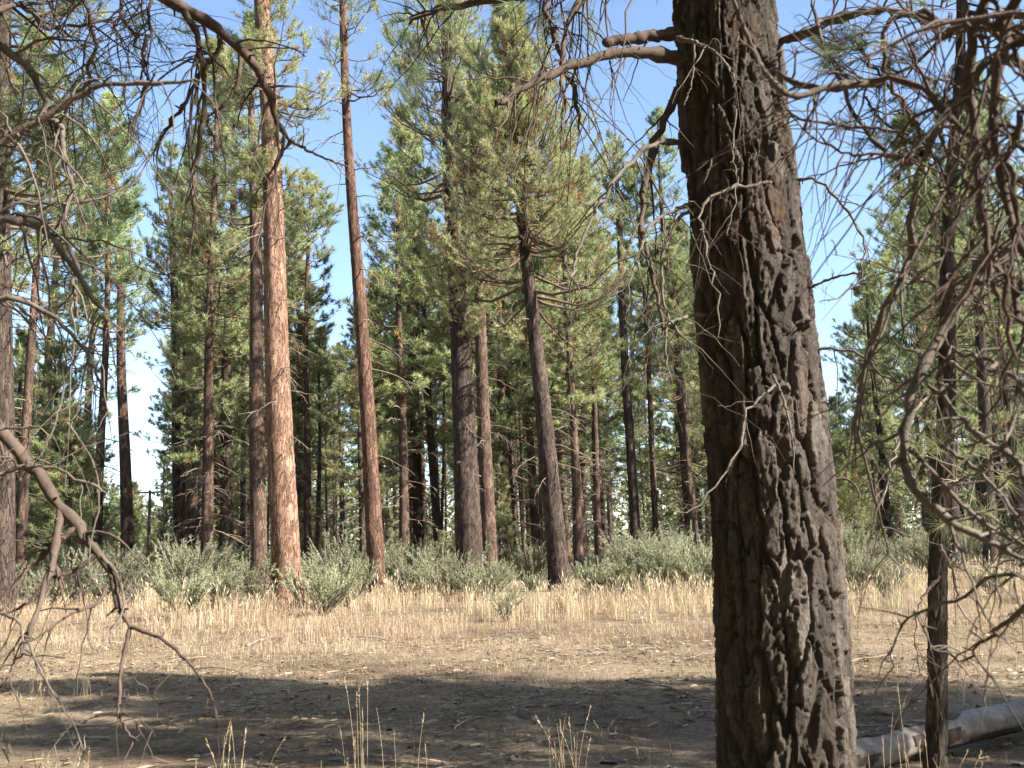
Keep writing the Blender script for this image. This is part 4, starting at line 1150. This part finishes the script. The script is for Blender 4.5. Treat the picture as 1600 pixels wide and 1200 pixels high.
def sage(k, loc, s, rz, label='grey green sagebrush in the belt along the forest edge', group='sagebrush along the forest edge'):
    root = empty('sagebrush', loc, label, 'shrub', group)
    root.scale = (s, s, s); root.rotation_euler = (0, 0, rz)
    for nm, me in SAGE[k]:
        tag(obj(nm, me, root), kind='stuff')
splaced = []
rs_ = np.random.default_rng(91)
front = [(60, 950, .8), (285, 968, 1.15), (345, 955, 1.0), (395, 948, 1.05), (505, 962, 1.1), (540, 948, 1.2), (645, 930, 0.9), (745, 940, 1.0), (792, 972, .55), (830, 925, 1.1),
         (930, 930, 1.15), (985, 925, 1.2), (1040, 930, 1.2), (1095, 935, 1.1), (1340, 925, 1.1), (1385, 938, .8), (1550, 932, .7), (1460, 915, 1.0), (160, 925, 1.0), (225, 935, 1.0)]
for px, py, s in front:
    p = ground_at(px, py)
    splaced.append((p[0], p[1]))
    sage(int(rs_.integers(0, 6)), p, s * rs_.uniform(1.0, 1.2), rs_.uniform(0, 6.28), 'grey green sagebrush edging the grass before ' + near_to(px), 'front row of sagebrush')
n = 0
for tries in range(4000):
    if n >= 135: break
    d = rs_.uniform(29, 62); px = rs_.uniform(-90, 1690)
    b = base_at(px, d)
    if noise3(b[0] * 0.22, b[1] * 0.3, 0, 41) < rs_.uniform(-0.25, 0.3): continue
    if any(abs(px - a) < 34 and d < b_ + 1 for a, b_ in ((450, 30), (591, 32), (736, 38), (876, 35), (405, 47))): continue
    if px > 1300 and rs_.uniform() < 0.4: continue
    if 195 < px < 265 and d > 34: continue
    if any((b[0] - x) ** 2 + (b[1] - y) ** 2 < 1.0 for x, y in splaced): continue
    splaced.append((b[0], b[1]))
    sage(int(rs_.integers(0, 6)), b, rs_.uniform(0.6, 1.65), rs_.uniform(0, 6.28), 'grey green sagebrush in the ' + ('far' if d > 45 else 'near') + ' belt by ' + near_to(px))
    n += 1

# ------------------------------------------------------------------ grasses
def blades(pos, h, rg, width, lean=0.35, tint=(0.2, 0.9), seedhead=0.0):
    """each blade: two-segment ribbon (quad + tip triangle); some carry a seed head"""
    N = len(pos)
    az = rg.uniform(0, 6.28, N); ln = np.abs(rg.normal(0, lean, N))
    out = np.stack([np.cos(az) * ln, np.sin(az) * ln, np.ones(N)], -1)
    fa = rg.uniform(0, 6.28, N)
    side = np.stack([np.cos(fa), np.sin(fa), np.zeros(N)], -1) * (width * 0.5)[:, None]
    mid = pos + out * np.array([0.4, 0.4, 1]) * (h * 0.55)[:, None]
    tip = pos + out * np.array([1.3, 1.3, 0.95]) * h[:, None]
    v = [np.stack([pos - side, pos + side, mid + side * 0.8, mid - side * 0.8, tip], 1).reshape(-1, 3)]
    i = np.arange(N) * 5
    quads = np.stack([i, i + 1, i + 2, i + 3], -1)
    tris = np.stack([i + 3, i + 2, i + 4], -1)
    tn = np.clip(0.5 * (tint[0] + tint[1]) + 0.5 * (tint[1] - tint[0]) * (0.9 * noise3(pos[:, 0] * 1.1, pos[:, 1] * 1.1, 0, 88) + rg.uniform(-0.6, 0.6, N)), tint[0], tint[1])
    att = [np.repeat(tn, 5)]
    if seedhead:
        sel = np.where(rg.uniform(0, 1, N) < seedhead)[0]
        d = nrm(tip[sel] - mid[sel]); b0 = tip[sel] - d * 0.05 * (h[sel] / 0.6)[:, None]
        sl_ = (h[sel] * 0.2)[:, None]
        w = side[sel] * 2.6
        hv = np.stack([b0, b0 + d * sl_ * 0.4 + w, b0 + d * sl_ * 1.1, b0 + d * sl_ * 0.4 - w], 1).reshape(-1, 3)
        j = len(v[0]) + np.arange(len(sel)) * 4
        quads = np.vstack([quads, np.stack([j, j + 1, j + 2, j + 3], -1)])
        v.append(hv); att.append(np.repeat(np.clip(tn[sel] + 0.1, 0, 0.9), 4))
    return np.concatenate(v), quads, tris, np.concatenate(att)

def field(name, label, N, dr, xr, hfun, width, seed, keepfun=None, lean=0.35, tint=(0.2, 0.9), seedhead=0.0, clump=0):
    rg = np.random.default_rng(seed)
    d = np.sqrt(rg.uniform(dr[0] ** 2, dr[1] ** 2, N))
    px = rg.uniform(*xr, N)
    x = (px - 800) / FPX * d * 1.02
    if clump:
        nc = N // clump
        c = rg.integers(0, nc, N)
        x = x[c] + rg.normal(0, 0.06, N); d = d[c] + rg.normal(0, 0.06, N)
    if keepfun is not None:
        k = keepfun(x, d, rg); x, d = x[k], d[k]
    pos = np.stack([x, d, gz(x, d) - 0.01], -1)
    h = hfun(x, d, rg)
    w = width * (0.6 + 0.8 * rg.uniform(0, 1, len(x))) * np.maximum(d / 14, 1)
    v, q, t, a = blades(pos, h, rg, w, lean, tint, seedhead)
    o = obj(name, mesh_np(name, v, q, t, M['straw'], False, {'tint': a}))
    tag(o, label, 'grass', None, 'stuff')
field('dry_grass', 'sunlit dry bunch grass in front of the sagebrush', 60000, (12.0, 31), (-150, 1750), lambda x, d, r: np.clip(r.normal(0.27, 0.10, len(x)) * (0.35 + 0.7 * np.clip((d - 14) / 10, 0, 1)) * (1 + 0.5 * noise3(x * 0.6, d * 0.6, 0, 67)), 0.05, 0.7), 0.005, 301,
      lambda x, d, r: 1.5 * fbm3(x * 0.28, d * 0.4, 0, 61, 3) + 0.22 * np.clip((d - 16) / 6, -1, 1) + 0.1 * (x > -2) > r.uniform(-0.3, 0.5, len(x)), 0.38, (0.25, 0.92), 0.2, clump=7)
field('tall_bunch_grass', 'tall pale bunches of dry grass standing among the sagebrush', 11000, (20.5, 33), (-100, 1700), lambda x, d, r: np.clip(r.normal(0.6, 0.15, len(x)), 0.2, 1.0), 0.006, 304,
      lambda x, d, r: fbm3(x * 0.3, d * 0.3, 0, 69, 2) + 0.25 * np.clip(x / 6, -1, 1) > r.uniform(-0.2, 0.3, len(x)), 0.22, (0.45, 1.0), 0.45, clump=22)
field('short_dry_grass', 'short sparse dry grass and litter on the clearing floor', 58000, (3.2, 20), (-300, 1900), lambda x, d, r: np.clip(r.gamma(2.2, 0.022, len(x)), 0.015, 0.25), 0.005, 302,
      lambda x, d, r: fbm3(x * 0.9, d * 0.9, 0, 63, 3) > r.uniform(-0.5, 0.45, len(x)), 0.9, (0.0, 0.55))  # dark tints put extra shade into the colour of the near grass
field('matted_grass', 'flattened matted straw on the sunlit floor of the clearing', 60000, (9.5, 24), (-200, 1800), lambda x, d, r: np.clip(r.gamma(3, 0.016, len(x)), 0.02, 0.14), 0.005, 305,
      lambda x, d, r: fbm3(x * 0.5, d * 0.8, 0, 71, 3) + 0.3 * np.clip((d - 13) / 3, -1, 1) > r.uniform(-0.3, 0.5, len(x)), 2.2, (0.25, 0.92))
field('forest_grass', 'thin dry grass under the sagebrush and pines', 16000, (30, 70), (-100, 1700), lambda x, d, r: np.clip(r.normal(0.3, 0.1, len(x)), 0.08, 0.6), 0.006, 303, None, 0.35, (0.3, 1.0), 0.2, clump=7)

def grass_clump(px, py, n, h, label, seed, dcam=None):
    rg = np.random.default_rng(seed)
    b = ground_at(px, py) if dcam is None else base_at(px, dcam)
    root = empty('grass_clump', b, label, 'grass', 'tall grass stalks on the near ground')
    items, heads_v, heads_t = [], [], []
    for k in range(n):
        az = rg.uniform(0, 6.28); l = h * rg.uniform(0.55, 1.1); ln = abs(rg.normal(0, 0.16))
        s = np.linspace(0, 1, 7)
        o = np.array([math.cos(az), math.sin(az), 0])
        st = np.array([rg.normal(0, 0.06), rg.normal(0, 0.06), -0.02])
        p = st + o * (l * ln * (s ** 1.8))[:, None]; p[:, 2] += l * s * (1 - 0.12 * s)
        items.append((p, 0.0019 * (1 - 0.5 * s)))
        if rg.uniform() < 0.7:
            for m_ in range(16):
                f = rg.uniform(0.82, 1.0); i = min(int(f * 6), 5)
                c = p[i] + (p[i + 1] - p[i]) * (f * 6 - i)
                d = nrm(nrm(p[i + 1] - p[i]) + rg.normal(0, 0.25, 3)); sd = nrm(np.cross(d, rg.normal(size=3))) * 0.0022
                heads_v.append([c - sd, c + sd, c + d * 0.022])
    v, q = batch_tubes(items, 3)
    obj('stalks', mesh_np('stalks', v, q, None, M['straw'], True, {'tint': np.full(len(v), 0.6)}), root)['kind'] = 'stuff'
    if heads_v:
        hv = np.array(heads_v).reshape(-1, 3)
        obj('seed_heads', mesh_np('seed_heads', hv, None, np.arange(len(hv)).reshape(-1, 3), M['straw'], False, {'tint': np.full(len(hv), 0.75)}), root)['kind'] = 'stuff'
CL = 'thin dry grass stalks with seed heads on the shaded near ground'
for i, (px, dd, n_, h_) in enumerate([(85, 5.2, 10, .75), (195, 4.0, 6, .5), (370, 5.4, 12, .72), (330, 5.0, 5, .6), (555, 6.6, 8, .8), (530, 5.8, 5, .5), (640, 6.4, 5, .6), (700, 6.0, 3, .5), (770, 5.2, 4, .4), (885, 6.3, 12, .62),
                                (1010, 6.8, 4, .4), (20, 4.6, 5, .4), (1400, 5.4, 6, .6), (1430, 5.6, 4, .8), (1500, 5.5, 5, .5), (1395, 11, 8, .6), (1508, 11.5, 10, .55), (55, 11, 12, .5), (130, 12, 8, .4), (940, 7.5, 6, .35)]):
    grass_clump(px, 0, int(n_ * 1.4), h_, CL, 400 + i, dd)

# ------------------------------------------------------------------ fallen sticks
rf = np.random.default_rng(95)
for i in range(44):
    d = rf.uniform(6, 24); px = rf.uniform(-20, 1620)
    b = base_at(px, d)
    L = rf.uniform(0.25, 1.1) * (1 if d < 14 else 1.6)
    az = rf.uniform(0, 6.28)
    s = np.linspace(0, 1, 8)
    p = np.stack([math.cos(az) * L * s, math.sin(az) * L * s, 0.012 + 0.05 * L * np.sin(s * 3.1)], -1) + rf.normal(0, 0.02 * L, (8, 3)) * np.array([1, 1, 0.4])
    p[:, 2] += gz(b[0] + p[:, 0], b[1] + p[:, 1]) - b[2]
    items = [(p, rf.uniform(0.008, 0.02) * (1 - 0.6 * s))]
    if rf.uniform() < 0.6:
        q = p[4] + (np.stack([math.cos(az + 0.7) * s, math.sin(az + 0.7) * s, 0.15 * s], -1)) * L * 0.4
        items.append((q, 0.006 * (1 - 0.6 * s)))
    v, qq = batch_tubes(items, 5)
    o = obj('fallen_stick', mesh_np('fallen_stick', v, qq, None, M['log' if rf.uniform() < 0.4 else 'dead']))
    o.location = [float(c) for c in b]
    tag(o, 'small bare fallen stick lying on the clearing floor', 'stick', 'fallen sticks')


# ------------------------------------------------------------------ needle litter, bark flakes and cone scales on the floor
def litter():
    rg = np.random.default_rng(330)
    N = 26000
    d = np.sqrt(rg.uniform(4.5 ** 2, 19 ** 2, N)); x = (rg.uniform(-150, 1750, N) - 800) / FPX * d
    keep = fbm3(x * 0.7, d * 0.7, 0, 75, 3) > rg.uniform(-0.5, 0.4, N)
    x, d = x[keep], d[keep]; N = len(x)
    c = np.stack([x, d, gz(x, d) + 0.012], -1)
    az = rg.uniform(0, 6.28, N); L = rg.gamma(2.0, 0.017, N) + 0.015; W = np.where(rg.uniform(0, 1, N) < 0.7, 0.004, 0.016) * rg.uniform(0.6, 1.4, N)
    a = np.stack([np.cos(az), np.sin(az), rg.normal(0, 0.12, N)], -1) * L[:, None]
    b = np.stack([-np.sin(az), np.cos(az), rg.normal(0, 0.3, N)], -1) * W[:, None]
    up = np.array([0, 0, 1.0]) * (W * 0.6)[:, None]
    v = np.stack([c - a - b, c - a + b, c + a + b * 0.7, c + a - b * 0.7, c - a * 0.6 + up, c + a * 0.6 + up], 1).reshape(-1, 3)
    i = np.arange(N) * 6
    q = np.concatenate([np.stack([i, i + 3, i + 5, i + 4], -1), np.stack([i + 1, i + 4, i + 5, i + 2], -1)])
    o = obj('forest_litter', mesh_np('forest_litter', v, q, None, M['litter'], False, {'tint': np.repeat(rg.uniform(0, 1, N), 6)}))
    tag(o, 'needle litter and bark flakes strewn over the near ground', 'litter', None, 'stuff')
litter()
